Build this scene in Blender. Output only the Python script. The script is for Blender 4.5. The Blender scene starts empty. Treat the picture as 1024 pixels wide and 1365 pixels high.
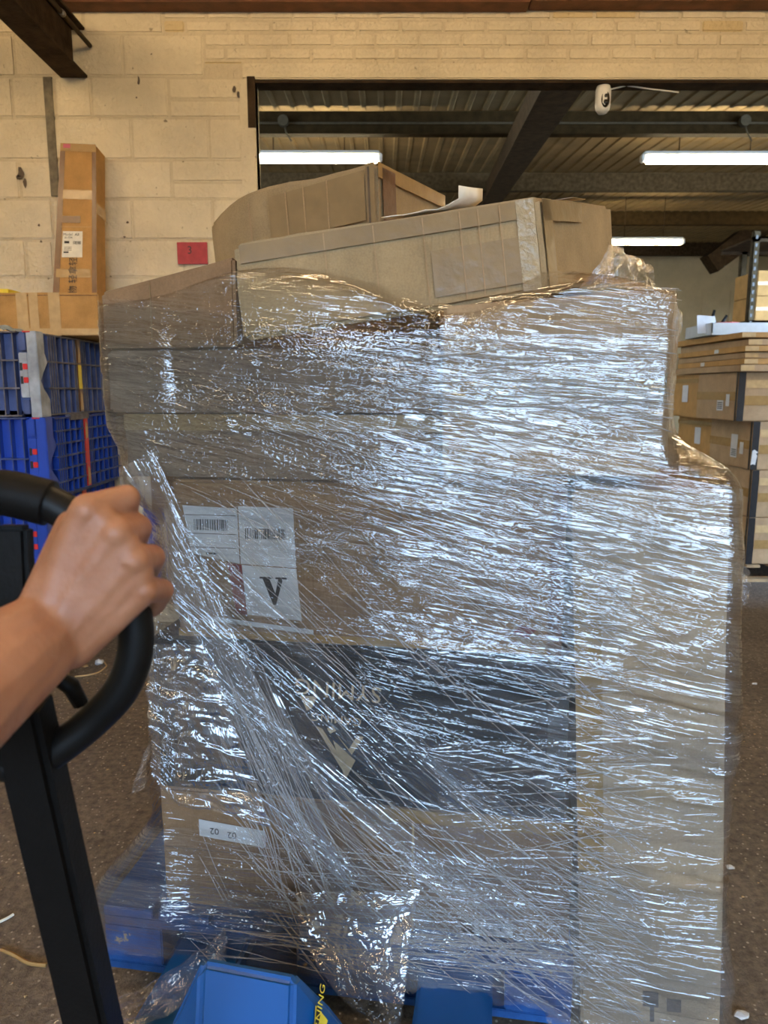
import bpy, bmesh, math, random
import numpy as np
from mathutils import Vector, Matrix, noise as mnoise

SC = bpy.context.scene
COL = SC.collection
rnd = random.Random(7)
NP = np.random.RandomState(11)

# ------------------------------------------------------------------ camera
F_PX, PITCH, CAM_H = 980.0, math.radians(9.4), 1.42
cam_d = bpy.data.cameras.new('camera')
cam = bpy.data.objects.new('camera', cam_d)
COL.objects.link(cam)
cam.location = (0, 0, CAM_H)
cam.rotation_euler = (math.radians(90) - PITCH, 0, 0)
cam_d.sensor_fit = 'VERTICAL'
cam_d.sensor_height = 36.0
cam_d.lens = F_PX / 1365 * 36
cam_d.dof.use_dof = True
cam_d.dof.focus_distance = 1.6
cam_d.dof.aperture_fstop = 7.0
cam_d.clip_start = 0.02
SC.camera = cam

# ------------------------------------------------------------------ world, exposure
SC.view_settings.view_transform = 'Standard'
SC.view_settings.look = 'None'
SC.view_settings.gamma = 1.0
SC.view_settings.use_curve_mapping = False
SC.view_settings.exposure = -0.22
SC.cycles.transparent_max_bounces = 32
SC.cycles.max_bounces = 7
SC.cycles.caustics_reflective = False
SC.cycles.caustics_refractive = False
SC.cycles.sample_clamp_indirect = 6.0

world = bpy.data.worlds.new('World')
SC.world = world
world.use_nodes = True
wn = world.node_tree.nodes
wl = world.node_tree.links
wn.clear()
w_out = wn.new('ShaderNodeOutputWorld')
w_bg = wn.new('ShaderNodeBackground')
w_geo = wn.new('ShaderNodeTexCoord')
w_sep = wn.new('ShaderNodeSeparateXYZ')
w_ramp = wn.new('ShaderNodeValToRGB')
w_ramp.color_ramp.elements[0].position = 0.0
w_ramp.color_ramp.elements[0].color = (0.66, 0.84, 1.0, 1)
w_ramp.color_ramp.elements[1].position = 0.7
w_ramp.color_ramp.elements[1].color = (0.30, 0.55, 1.0, 1)
wl.new(w_geo.outputs['Generated'], w_sep.inputs[0])
wl.new(w_sep.outputs['Z'], w_ramp.inputs[0])
wl.new(w_ramp.outputs[0], w_bg.inputs['Color'])
w_bg.inputs['Strength'].default_value = 21.0
wl.new(w_bg.outputs[0], w_out.inputs[0])

TUBE_FRONT = 50.0      # emission of the tubes above the loading side
TUBE_BACK = 100.0       # emission of the tubes in the store behind

# ------------------------------------------------------------------ helpers
def at(px, py, y):
    """world point at distance y in front of the camera plane seen at a photo position (used to measure sizes)"""
    dx = (px - 512) / F_PX
    dy = (682.5 - py) / F_PX
    ry = math.cos(PITCH) + dy * math.sin(PITCH)
    rz = -math.sin(PITCH) + dy * math.cos(PITCH)
    t = y / ry
    return Vector((dx * t, y, CAM_H + rz * t))

YAW = math.radians(9)
CY, SY = math.cos(YAW), math.sin(YAW)
LOAD_Y = 1.42
def L(u, v, z):
    return Vector((u * CY + v * SY, LOAD_Y - u * SY + v * CY, z))
def unL(p):
    x, y = p.x, p.y - LOAD_Y
    return (x * CY - y * SY, x * SY + y * CY, p.z)

def mat(name):
    m = bpy.data.materials.new(name)
    m.use_nodes = True
    return m, m.node_tree.nodes, m.node_tree.links, m.node_tree.nodes['Principled BSDF']

def simple(name, col, rough=0.6, metal=0.0, var=0.0, scale=20.0, bump=0.0, bscale=80.0, spec=0.5):
    m, n, l, b = mat(name)
    b.inputs['Base Color'].default_value = (*col, 1)
    b.inputs['Roughness'].default_value = rough
    b.inputs['Metallic'].default_value = metal
    b.inputs['Specular IOR Level'].default_value = spec
    tc = n.new('ShaderNodeTexCoord')
    if var > 0:
        t = n.new('ShaderNodeTexNoise')
        t.inputs['Scale'].default_value = scale
        t.inputs['Detail'].default_value = 6
        r = n.new('ShaderNodeValToRGB')
        lo = tuple(max(0, c * (1 - var)) for c in col)
        hi = tuple(min(1, c * (1 + var)) for c in col)
        r.color_ramp.elements[0].color = (*lo, 1)
        r.color_ramp.elements[1].color = (*hi, 1)
        r.color_ramp.elements[0].position = 0.3
        r.color_ramp.elements[1].position = 0.7
        l.new(tc.outputs['Object'], t.inputs['Vector'])
        l.new(t.outputs['Fac'], r.inputs['Fac'])
        l.new(r.outputs[0], b.inputs['Base Color'])
    if bump > 0:
        t2 = n.new('ShaderNodeTexNoise')
        t2.inputs['Scale'].default_value = bscale
        t2.inputs['Detail'].default_value = 5
        bp = n.new('ShaderNodeBump')
        bp.inputs['Strength'].default_value = bump
        bp.inputs['Distance'].default_value = 0.01
        l.new(tc.outputs['Object'], t2.inputs['Vector'])
        l.new(t2.outputs['Fac'], bp.inputs['Height'])
        l.new(bp.outputs[0], b.inputs['Normal'])
    return m

def kraft(name, col, dark=0.75, flute=True):
    """corrugated board: mottled kraft with faint vertical flutes and a few soft creases"""
    m, n, l, b = mat(name)
    tc = n.new('ShaderNodeTexCoord')
    t = n.new('ShaderNodeTexNoise'); t.inputs['Scale'].default_value = 9; t.inputs['Detail'].default_value = 8
    t.inputs['Roughness'].default_value = 0.65
    r = n.new('ShaderNodeValToRGB')
    r.color_ramp.elements[0].position = 0.28; r.color_ramp.elements[1].position = 0.72
    r.color_ramp.elements[0].color = (*[c * dark for c in col], 1)
    r.color_ramp.elements[1].color = (*[min(1, c * 1.12) for c in col], 1)
    l.new(tc.outputs['Object'], t.inputs['Vector'])
    l.new(t.outputs['Fac'], r.inputs['Fac'])
    fib = n.new('ShaderNodeTexNoise'); fib.inputs['Scale'].default_value = 260; fib.inputs['Detail'].default_value = 3
    l.new(tc.outputs['Object'], fib.inputs['Vector'])
    mx = n.new('ShaderNodeMixRGB'); mx.blend_type = 'OVERLAY'; mx.inputs[0].default_value = 0.22
    l.new(r.outputs[0], mx.inputs[1]); l.new(fib.outputs['Fac'], mx.inputs[2])
    l.new(mx.outputs[0], b.inputs['Base Color'])
    b.inputs['Roughness'].default_value = 0.75
    b.inputs['Specular IOR Level'].default_value = 0.25
    mp = n.new('ShaderNodeMapping'); mp.inputs['Scale'].default_value = (1, 1, 0.04)
    l.new(tc.outputs['Object'], mp.inputs['Vector'])
    fl = n.new('ShaderNodeTexNoise'); fl.inputs['Scale'].default_value = 130; fl.inputs['Detail'].default_value = 1
    l.new(mp.outputs[0], fl.inputs['Vector'])
    cr = n.new('ShaderNodeTexNoise'); cr.inputs['Scale'].default_value = 14; cr.inputs['Detail'].default_value = 4
    l.new(mp.outputs[0], cr.inputs['Vector'])
    ad = n.new('ShaderNodeMath'); ad.operation = 'MULTIPLY_ADD'; ad.inputs[1].default_value = 0.22
    l.new(fl.outputs['Fac'], ad.inputs[0]); l.new(cr.outputs['Fac'], ad.inputs[2])
    bp = n.new('ShaderNodeBump'); bp.inputs['Strength'].default_value = 0.45; bp.inputs['Distance'].default_value = 0.008
    l.new(ad.outputs[0], bp.inputs['Height'])
    l.new(bp.outputs[0], b.inputs['Normal'])
    return m

M = {}
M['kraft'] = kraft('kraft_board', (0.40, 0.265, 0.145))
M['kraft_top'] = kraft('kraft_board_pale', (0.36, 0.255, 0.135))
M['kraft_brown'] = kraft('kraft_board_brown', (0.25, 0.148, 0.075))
M['kraft_orange'] = kraft('kraft_board_warm', (0.45, 0.25, 0.085))
M['kraft_tan'] = kraft('kraft_board_tan', (0.43, 0.30, 0.18))
M['kraft_grey'] = kraft('kraft_board_grey', (0.21, 0.145, 0.095))
M['board_black'] = simple('printed_black_board', (0.011, 0.012, 0.014), 0.5, 0, 0.3, 12, 0.15, 40, 0.25)
M['print_tan'] = simple('bare_kraft_print', (0.40, 0.30, 0.18), 0.7, 0, 0.15, 60)
M['ink'] = simple('black_ink', (0.018, 0.017, 0.018), 0.6, 0, 0.1, 50)
M['ink_grey'] = simple('faded_ink', (0.10, 0.075, 0.06), 0.7, 0, 0.2, 90)
M['paper'] = simple('label_paper', (0.55, 0.545, 0.53), 0.55, 0, 0.05, 30, 0.08, 60)
M['paper_dirty'] = simple('cream_paper', (0.72, 0.69, 0.6), 0.6, 0, 0.08, 30)
M['red'] = simple('red_print', (0.36, 0.02, 0.025), 0.5, 0, 0.15, 30)
M['red_dark'] = simple('dark_red_print', (0.17, 0.014, 0.016), 0.55, 0, 0.2, 40)
M['tape'] = simple('brown_parcel_tape', (0.33, 0.20, 0.075), 0.22, 0, 0.1, 30, 0.12, 50)
M['tape_dark'] = simple('dark_brown_tape', (0.13, 0.055, 0.022), 0.28, 0, 0.15, 30, 0.12, 50)
M['tape_pale'] = simple('clear_tape', (0.52, 0.36, 0.18), 0.25, 0, 0.1, 30, 0.15, 60)
M['tape_soft'] = simple('aged_clear_tape', (0.255, 0.17, 0.08), 0.28, 0, 0.12, 20, 0.15, 40)
M['strap'] = simple('black_strap', (0.015, 0.015, 0.017), 0.35, 0, 0.2, 30)
M['edge'] = simple('torn_board_edge', (0.10, 0.07, 0.045), 0.8, 0, 0.3, 60)
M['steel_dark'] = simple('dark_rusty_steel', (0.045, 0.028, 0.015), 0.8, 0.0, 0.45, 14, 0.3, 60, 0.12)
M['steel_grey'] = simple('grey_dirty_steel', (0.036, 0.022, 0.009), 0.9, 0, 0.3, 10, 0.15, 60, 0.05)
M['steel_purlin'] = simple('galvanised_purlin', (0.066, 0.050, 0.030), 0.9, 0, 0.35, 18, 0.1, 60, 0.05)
M['timber'] = simple('red_brown_timber', (0.17, 0.06, 0.022), 0.65, 0, 0.35, 9, 0.25, 40)
M['conduit'] = simple('grey_conduit', (0.085, 0.066, 0.042), 0.8, 0, 0.15, 20, 0, 80, 0.1)
M['blue_paint'] = simple('blue_enamel', (0.002, 0.080, 0.30), 0.4, 0, 0.12, 5, 0.03, 30)
M['blue_pallet'] = None
M['black_paint'] = simple('black_powder_coat', (0.0045, 0.0038, 0.0032), 0.55, 0, 0.2, 60, 0.08, 200, 0.15)
M['black_rubber'] = simple('black_rubber', (0.005, 0.0045, 0.004), 0.45, 0, 0.2, 60, 0, 80, 0.2)
M['weld'] = simple('worn_bare_steel', (0.25, 0.24, 0.22), 0.4, 0.6, 0.3, 90, 0.3, 150)
M['yellow'] = simple('yellow_sticker', (0.75, 0.60, 0.05), 0.4, 0, 0.05, 40)
M['white_plastic'] = simple('white_plastic', (0.75, 0.75, 0.73), 0.35, 0, 0.03, 30)
M['glass_black'] = simple('black_lens', (0.006, 0.006, 0.008), 0.06)
M['crate_blue'] = simple('blue_crate_plastic', (0.012, 0.055, 0.40), 0.38, 0, 0.2, 7, 0.06, 60)
M['crate_faded'] = simple('faded_blue_crate_plastic', (0.055, 0.085, 0.23), 0.5, 0, 0.4, 9, 0.1, 60)
M['crate_worn'] = simple('scuffed_grey_plastic', (0.33, 0.37, 0.43), 0.55, 0, 0.35, 14, 0.1, 60)
M['crate_rim'] = simple('dusty_rib_edges', (0.115, 0.11, 0.13), 0.6, 0, 0.5, 20)
M['crate_rim_blue'] = simple('dusty_blue_rib_edges', (0.035, 0.055, 0.17), 0.55, 0, 0.5, 20)
M['red_plastic'] = simple('red_plastic', (0.55, 0.02, 0.02), 0.4)
M['grey_tray'] = simple('grey_tray_plastic', (0.45, 0.47, 0.47), 0.5, 0, 0.06, 20)
M['wood'] = simple('raw_timber', (0.36, 0.24, 0.12), 0.7, 0, 0.3, 14, 0.2, 60)

# painted masonry: cream paint with grime, drips and fine relief
def paint_mat(name, col, grime=0.35):
    m, n, l, b = mat(name)
    tc = n.new('ShaderNodeTexCoord'); gm = n.new('ShaderNodeNewGeometry')
    t = n.new('ShaderNodeTexNoise'); t.inputs['Scale'].default_value = 2.2; t.inputs['Detail'].default_value = 9; t.inputs['Roughness'].default_value = 0.7
    l.new(gm.outputs['Position'], t.inputs['Vector'])
    r = n.new('ShaderNodeValToRGB')
    r.color_ramp.elements[0].position = 0.30; r.color_ramp.elements[0].color = (*[c * (1 - grime) for c in col], 1)
    r.color_ramp.elements[1].position = 0.60; r.color_ramp.elements[1].color = (*col, 1)
    l.new(t.outputs['Fac'], r.inputs['Fac'])
    s = n.new('ShaderNodeTexNoise'); s.inputs['Scale'].default_value = 26; s.inputs['Detail'].default_value = 4
    l.new(gm.outputs['Position'], s.inputs['Vector'])
    r2 = n.new('ShaderNodeValToRGB')
    r2.color_ramp.elements[0].position = 0.24; r2.color_ramp.elements[0].color = (0.16, 0.11, 0.06, 1)
    r2.color_ramp.elements[1].position = 0.30; r2.color_ramp.elements[1].color = (1, 1, 1, 1)
    l.new(s.outputs['Fac'], r2.inputs['Fac'])
    mx = n.new('ShaderNodeMixRGB'); mx.blend_type = 'MULTIPLY'; mx.inputs[0].default_value = 0.8
    l.new(r.outputs[0], mx.inputs[1]); l.new(r2.outputs[0], mx.inputs[2])
    l.new(mx.outputs[0], b.inputs['Base Color'])
    b.inputs['Roughness'].default_value = 0.7
    f = n.new('ShaderNodeTexNoise'); f.inputs['Scale'].default_value = 45; f.inputs['Detail'].default_value = 6
    l.new(gm.outputs['Position'], f.inputs['Vector'])
    bp = n.new('ShaderNodeBump'); bp.inputs['Strength'].default_value = 0.6; bp.inputs['Distance'].default_value = 0.012
    l.new(f.outputs['Fac'], bp.inputs['Height']); l.new(bp.outputs[0], b.inputs['Normal'])
    return m
M['paint'] = paint_mat('cream_masonry_paint', (0.70, 0.605, 0.43), 0.2)
M['paint_yellow'] = paint_mat('yellowed_masonry_paint', (0.62, 0.49, 0.27), 0.16)
M['paint_joint'] = paint_mat('cream_paint_in_joints', (0.61, 0.515, 0.355), 0.2)
M['paint_far'] = paint_mat('cream_paint_far_wall', (0.60, 0.50, 0.33), 0.15)

# roof sheet
M['roof'] = simple('dusty_roof_sheet', (0.20, 0.135, 0.055), 0.9, 0, 0.2, 3, 0.05, 60)

# blue timber pallet with worn paint
def pallet_mat():
    m, n, l, b = mat('worn_blue_pallet_paint')
    tc = n.new('ShaderNodeTexCoord')
    t = n.new('ShaderNodeTexNoise'); t.inputs['Scale'].default_value = 16; t.inputs['Detail'].default_value = 8; t.inputs['Roughness'].default_value = 0.7
    l.new(tc.outputs['Object'], t.inputs['Vector'])
    r = n.new('ShaderNodeValToRGB')
    e = r.color_ramp.elements
    e[0].position = 0.33; e[0].color = (0.35, 0.26, 0.14, 1)
    e[1].position = 0.37; e[1].color = (0.008, 0.075, 0.26, 1)
    x = e.new(0.62); x.color = (0.004, 0.045, 0.18, 1)
    l.new(t.outputs['Fac'], r.inputs['Fac']); l.new(r.outputs[0], b.inputs['Base Color'])
    b.inputs['Roughness'].default_value = 0.6
    return m
M['blue_pallet'] = pallet_mat()

# concrete floor
def floor_mat():
    m, n, l, b = mat('worn_concrete')
    gm = n.new('ShaderNodeNewGeometry')
    def tex(scale, det, rough=0.6):
        t = n.new('ShaderNodeTexNoise'); t.inputs['Scale'].default_value = scale; t.inputs['Detail'].default_value = det
        t.inputs['Roughness'].default_value = rough
        l.new(gm.outputs['Position'], t.inputs['Vector']); return t
    big = tex(1.6, 6); mid = tex(38, 5, 0.7)
    r = n.new('ShaderNodeValToRGB')
    r.color_ramp.elements[0].position = 0.3; r.color_ramp.elements[0].color = (0.105, 0.082, 0.06, 1)
    r.color_ramp.elements[1].position = 0.7; r.color_ramp.elements[1].color = (0.19, 0.152, 0.115, 1)
    l.new(big.outputs['Fac'], r.inputs['Fac'])
    r2 = n.new('ShaderNodeValToRGB')
    r2.color_ramp.elements[0].position = 0.32; r2.color_ramp.elements[0].color = (0.35, 0.34, 0.33, 1)
    r2.color_ramp.elements[1].position = 0.68; r2.color_ramp.elements[1].color = (1.35, 1.3, 1.25, 1)
    l.new(mid.outputs['Fac'], r2.inputs['Fac'])
    mx = n.new('ShaderNodeMixRGB'); mx.blend_type = 'MULTIPLY'; mx.inputs[0].default_value = 0.9
    l.new(r.outputs[0], mx.inputs[1]); l.new(r2.outputs[0], mx.inputs[2])
    v = n.new('ShaderNodeTexVoronoi'); v.inputs['Scale'].default_value = 62
    l.new(gm.outputs['Position'], v.inputs['Vector'])
    vr = n.new('ShaderNodeValToRGB')
    vr.color_ramp.elements[0].position = 0.16; vr.color_ramp.elements[0].color = (1, 1, 1, 1)
    vr.color_ramp.elements[1].position = 0.26; vr.color_ramp.elements[1].color = (0, 0, 0, 1)
    l.new(v.outputs['Distance'], vr.inputs['Fac'])
    vm = n.new('ShaderNodeMath'); vm.operation = 'GREATER_THAN'; vm.inputs[1].default_value = 0.55
    vs = n.new('ShaderNodeSeparateColor'); l.new(v.outputs['Color'], vs.inputs[0]); l.new(vs.outputs[0], vm.inputs[0])
    mm = n.new('ShaderNodeMath'); mm.operation = 'MULTIPLY'
    l.new(vr.outputs[0], mm.inputs[0]); l.new(vm.outputs[0], mm.inputs[1])
    m3 = n.new('ShaderNodeMixRGB'); l.new(mm.outputs[0], m3.inputs[0])
    l.new(mx.outputs[0], m3.inputs[1]); m3.inputs[2].default_value = (0.40, 0.34, 0.27, 1)
    l.new(m3.outputs[0], b.inputs['Base Color'])
    b.inputs['Roughness'].default_value = 0.72
    bp = n.new('ShaderNodeBump'); bp.inputs['Strength'].default_value = 0.7; bp.inputs['Distance'].default_value = 0.012
    l.new(mid.outputs['Fac'], bp.inputs['Height']); l.new(bp.outputs[0], b.inputs['Normal'])
    return m
M['floor'] = floor_mat()

# skin
def skin_mat():
    m, n, l, b = mat('skin')
    tc = n.new('ShaderNodeTexCoord')
    t = n.new('ShaderNodeTexNoise'); t.inputs['Scale'].default_value = 26; t.inputs['Detail'].default_value = 5
    l.new(tc.outputs['Object'], t.inputs['Vector'])
    r = n.new('ShaderNodeValToRGB')
    r.color_ramp.elements[0].position = 0.3; r.color_ramp.elements[0].color = (0.28, 0.108, 0.048, 1)
    r.color_ramp.elements[1].position = 0.7; r.color_ramp.elements[1].color = (0.38, 0.17, 0.09, 1)
    l.new(t.outputs['Fac'], r.inputs['Fac']); l.new(r.outputs[0], b.inputs['Base Color'])
    b.inputs['Roughness'].default_value = 0.5
    b.inputs['Subsurface Weight'].default_value = 0.12
    b.inputs['Subsurface Radius'].default_value = (1.0, 0.35, 0.2)
    b.inputs['Subsurface Scale'].default_value = 0.006
    f = n.new('ShaderNodeTexNoise'); f.inputs['Scale'].default_value = 55; f.inputs['Detail'].default_value = 6
    l.new(tc.outputs['Object'], f.inputs['Vector'])
    bp = n.new('ShaderNodeBump'); bp.inputs['Strength'].default_value = 0.25; bp.inputs['Distance'].default_value = 0.006
    l.new(f.outputs['Fac'], bp.inputs['Height']); l.new(bp.outputs[0], b.inputs['Normal'])
    return m
M['skin'] = skin_mat()

# stretch film: clear, several plies thick; streaks run along the pull (UV x = metres along, y = metres across)
def film_mat(name, haze=0.05, gloss=2.6, rough=0.10, fine=1.0):
    m = bpy.data.materials.new(name); m.use_nodes = True
    n, l = m.node_tree.nodes, m.node_tree.links
    n.clear()
    out = n.new('ShaderNodeOutputMaterial')
    uv = n.new('ShaderNodeUVMap'); uv.uv_map = 'UVMap'
    def streak(sx, sy, det, dist=0.0):
        mp = n.new('ShaderNodeMapping'); mp.inputs['Scale'].default_value = (sx, sy, 1)
        l.new(uv.outputs[0], mp.inputs['Vector'])
        t = n.new('ShaderNodeTexNoise'); t.inputs['Scale'].default_value = 1; t.inputs['Detail'].default_value = det
        t.inputs['Distortion'].default_value = dist
        l.new(mp.outputs[0], t.inputs['Vector'])
        return t
    s1 = streak(5, 85, 1.2, 0.5)
    s2 = streak(14, 210, 0.5, 0.3)
    s3 = streak(46, 80, 1.5, 1.0)
    def ridge(t):
        a = n.new('ShaderNodeMath'); a.operation = 'SUBTRACT'; a.inputs[1].default_value = 0.5; l.new(t.outputs['Fac'], a.inputs[0])
        b_ = n.new('ShaderNodeMath'); b_.operation = 'ABSOLUTE'; l.new(a.outputs[0], b_.inputs[0])
        return b_
    r3 = ridge(s3)
    msk = streak(4, 9, 2)                     # where the film is crinkled rather than taut
    mr = n.new('ShaderNodeMapRange'); mr.inputs['From Min'].default_value = 0.36; mr.inputs['From Max'].default_value = 0.60
    l.new(msk.outputs['Fac'], mr.inputs['Value'])
    c3 = n.new('ShaderNodeMath'); c3.operation = 'MULTIPLY'; l.new(r3.outputs[0], c3.inputs[0]); l.new(mr.outputs[0], c3.inputs[1])
    a1 = n.new('ShaderNodeMath'); a1.operation = 'MULTIPLY_ADD'; a1.inputs[1].default_value = 0.22
    l.new(s2.outputs['Fac'], a1.inputs[0]); l.new(s1.outputs['Fac'], a1.inputs[2])
    a2 = n.new('ShaderNodeMath'); a2.operation = 'MULTIPLY_ADD'; a2.inputs[1].default_value = 0.8
    l.new(c3.outputs[0], a2.inputs[0]); l.new(a1.outputs[0], a2.inputs[2])
    bp = n.new('ShaderNodeBump'); bp.inputs['Strength'].default_value = 1.0; bp.inputs['Distance'].default_value = 0.0042 * fine
    l.new(a2.outputs[0], bp.inputs['Height'])
    fr = n.new('ShaderNodeFresnel'); fr.inputs['IOR'].default_value = 1.5
    l.new(bp.outputs[0], fr.inputs['Normal'])
    # ply count differs over the sheet
    pl = streak(3.0, 14, 3)
    pr = n.new('ShaderNodeMapRange'); pr.inputs['From Min'].default_value = 0.35; pr.inputs['From Max'].default_value = 0.7
    pr.inputs['To Min'].default_value = gloss * 0.30; pr.inputs['To Max'].default_value = gloss * 1.5
    l.new(pl.outputs['Fac'], pr.inputs['Value'])
    mu = n.new('ShaderNodeMath'); mu.operation = 'MULTIPLY'; mu.use_clamp = True
    l.new(fr.outputs[0], mu.inputs[0]); l.new(pr.outputs[0], mu.inputs[1])
    cl = n.new('ShaderNodeMath'); cl.operation = 'MINIMUM'; cl.inputs[1].default_value = 0.55; l.new(mu.outputs[0], cl.inputs[0]); mu = cl
    tr = n.new('ShaderNodeBsdfTransparent'); tr.inputs['Color'].default_value = (0.99, 0.99, 0.99, 1)
    gl = n.new('ShaderNodeBsdfGlossy'); gl.inputs['Roughness'].default_value = rough
    gl.inputs['Color'].default_value = (1, 1, 1, 1)
    l.new(bp.outputs[0], gl.inputs['Normal'])
    df = n.new('ShaderNodeBsdfDiffuse'); df.inputs['Color'].default_value = (0.85, 0.87, 0.9, 1)
    hz = n.new('ShaderNodeMapRange'); hz.inputs['From Min'].default_value = 0.3; hz.inputs['From Max'].default_value = 0.75
    hz.inputs['To Min'].default_value = haze * 0.2; hz.inputs['To Max'].default_value = haze * 2.0
    l.new(pl.outputs['Fac'], hz.inputs['Value'])
    m1 = n.new('ShaderNodeMixShader'); l.new(hz.outputs[0], m1.inputs[0]); l.new(tr.outputs[0], m1.inputs[1]); l.new(df.outputs[0], m1.inputs[2])
    m2 = n.new('ShaderNodeMixShader'); l.new(mu.outputs[0], m2.inputs[0]); l.new(m1.outputs[0], m2.inputs[1]); l.new(gl.outputs[0], m2.inputs[2])
    l.new(m2.outputs[0], out.inputs[0])
    return m
M['film'] = film_mat('stretch_film', 0.006, 2.0, 0.035)
M['film_mid'] = film_mat('stretch_film_double', 0.022, 2.7, 0.035)
M['film_thick'] = film_mat('stretch_film_bunched', 0.05, 3.0, 0.05, 1.3)
M['strand'] = film_mat('stretch_film_rope', 0.30, 1.5, 0.08)

def emit(name, col, s):
    m = bpy.data.materials.new(name); m.use_nodes = True
    n, l = m.node_tree.nodes, m.node_tree.links
    n.clear()
    o = n.new('ShaderNodeOutputMaterial'); e = n.new('ShaderNodeEmission')
    e.inputs['Color'].default_value = (*col, 1); e.inputs['Strength'].default_value = s
    l.new(e.outputs[0], o.inputs[0])
    return m
M['tube_back'] = emit('lit_tube_diffuser', (1.0, 0.82, 0.50), TUBE_BACK)
M['tube_front'] = emit('lit_tube_diffuser_warm', (1.0, 0.71, 0.38), TUBE_FRONT)

# ---- mesh building
class MB:
    def __init__(s): s.v, s.f = [], []
    def add(s, vs, fs):
        o = len(s.v)
        s.v += [tuple(p) for p in vs]
        s.f += [tuple(i + o for i in f) for f in fs]
        return s
    def box(s, lo, hi):
        return s.hexa([(lo[0], lo[1], lo[2]), (hi[0], lo[1], lo[2]), (hi[0], hi[1], lo[2]), (lo[0], hi[1], lo[2]),
                       (lo[0], lo[1], hi[2]), (hi[0], lo[1], hi[2]), (hi[0], hi[1], hi[2]), (lo[0], hi[1], hi[2])])
    def hexa(s, c):
        return s.add(c, [(3, 2, 1, 0), (4, 5, 6, 7), (0, 1, 5, 4), (1, 2, 6, 5), (2, 3, 7, 6), (3, 0, 4, 7)])
    def tube(s, path, r, seg=10, caps=True):
        path = [Vector(p) for p in path]
        rs = r if isinstance(r, (list, tuple)) else [r] * len(path)
        t = (path[1] - path[0]).normalized()
        nrm = t.orthogonal().normalized()
        vs, fs = [], []
        for i, p in enumerate(path):
            if 0 < i < len(path) - 1: t = ((path[i + 1] - p).normalized() + (p - path[i - 1]).normalized()).normalized()
            elif i: t = (p - path[i - 1]).normalized()
            nrm = (nrm - t * nrm.dot(t)).normalized()
            b = t.cross(nrm)
            for k in range(seg):
                a = 2 * math.pi * k / seg
                vs.append(p + nrm * math.cos(a) * rs[i] + b * math.sin(a) * rs[i])
        for i in range(len(path) - 1):
            for k in range(seg):
                k2 = (k + 1) % seg
                fs.append((i * seg + k, i * seg + k2, (i + 1) * seg + k2, (i + 1) * seg + k))
        if caps:
            fs.append(tuple(range(seg))[::-1]); fs.append(tuple((len(path) - 1) * seg + k for k in range(seg)))
        return s.add(vs, fs)
    def obar(s, a, b, w, h, up=(0, 0, 1)):
        """rectangular bar from a to b"""
        a, b = Vector(a), Vector(b)
        d = (b - a).normalized()
        x = d.cross(Vector(up)).normalized() * (w / 2)
        y = x.cross(d).normalized() * (h / 2)
        c = [a - x - y, a + x - y, a + x + y, a - x + y, b - x - y, b + x - y, b + x + y, b - x + y]
        return s.add(c, [(0, 1, 2, 3), (7, 6, 5, 4), (0, 4, 5, 1), (1, 5, 6, 2), (2, 6, 7, 3), (3, 7, 4, 0)])
    def mesh(s, name, m, smooth=False):
        me = bpy.data.meshes.new(name)
        me.from_pydata(s.v, [], s.f)
        me.materials.append(m)
        if smooth: me.polygons.foreach_set('use_smooth', [True] * len(me.polygons))
        me.update()
        return me
    def build(s, name, m, parent=None, smooth=False, bevel=0.0, seg=2):
        me = s.mesh(name, m, smooth)
        bm = bmesh.new(); bm.from_mesh(me)
        bmesh.ops.recalc_face_normals(bm, faces=bm.faces)
        if bevel:
            bmesh.ops.bevel(bm, geom=[e for e in bm.edges if len(e.link_faces) == 2 and e.calc_face_angle(0) > 0.5], offset=bevel, segments=seg, affect='EDGES', clamp_overlap=True)
        bm.to_mesh(me); bm.free()
        return link(name, me, parent)

def link(name, me, parent=None):
    o = bpy.data.objects.new(name, me)
    COL.objects.link(o)
    if parent is not None: put(o, parent)
    return o
def put(o, parent):
    o.parent = parent
    o.matrix_parent_inverse = parent_world(parent).inverted()
def parent_world(o):
    w = o.matrix_basis.copy()
    if o.parent is not None: w = parent_world(o.parent) @ o.matrix_parent_inverse @ w
    return w
def tag(o, label, cat, group=None):
    o['label'] = label; o['category'] = cat
    if group: o['group'] = group
    return o
def empty(name, loc):
    o = bpy.data.objects.new(name, None); COL.objects.link(o); o.location = loc; o.empty_display_size = 0.05
    return o
def struct(o): o['kind'] = 'structure'; return o
def kids(o): return [c for c in COL.objects if c.parent == o]
def dup(o, delta, parent=None):
    """a copy of a thing, its parts and their sub-parts, moved by delta"""
    c = o.copy(); COL.objects.link(c)
    if parent is not None: c.parent = parent
    else: c.location = Vector(o.location) + Vector(delta)
    for ch in [k for k in list(o.children)]: dup(ch, delta, c)
    return c

TEXT_CACHE = {}
def text_poly(body, size, font_space=1.0):
    """lettering outlines as flat triangles, centred, in metres"""
    key = (body, size, font_space)
    if key in TEXT_CACHE: return TEXT_CACHE[key]
    cu = bpy.data.curves.new('lettering', 'FONT')
    cu.body = body; cu.size = size; cu.align_x = 'CENTER'; cu.align_y = 'CENTER'; cu.space_character = font_space
    cu.resolution_u = 3
    ob = bpy.data.objects.new('lettering', cu); COL.objects.link(ob)
    dg = bpy.context.evaluated_depsgraph_get()
    me = bpy.data.meshes.new_from_object(ob.evaluated_get(dg))
    vs = [tuple(v.co) for v in me.vertices]; fs = [tuple(p.vertices) for p in me.polygons]
    bpy.data.objects.remove(ob); bpy.data.curves.remove(cu); bpy.data.meshes.remove(me)
    TEXT_CACHE[key] = (vs, fs)
    return vs, fs

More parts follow.
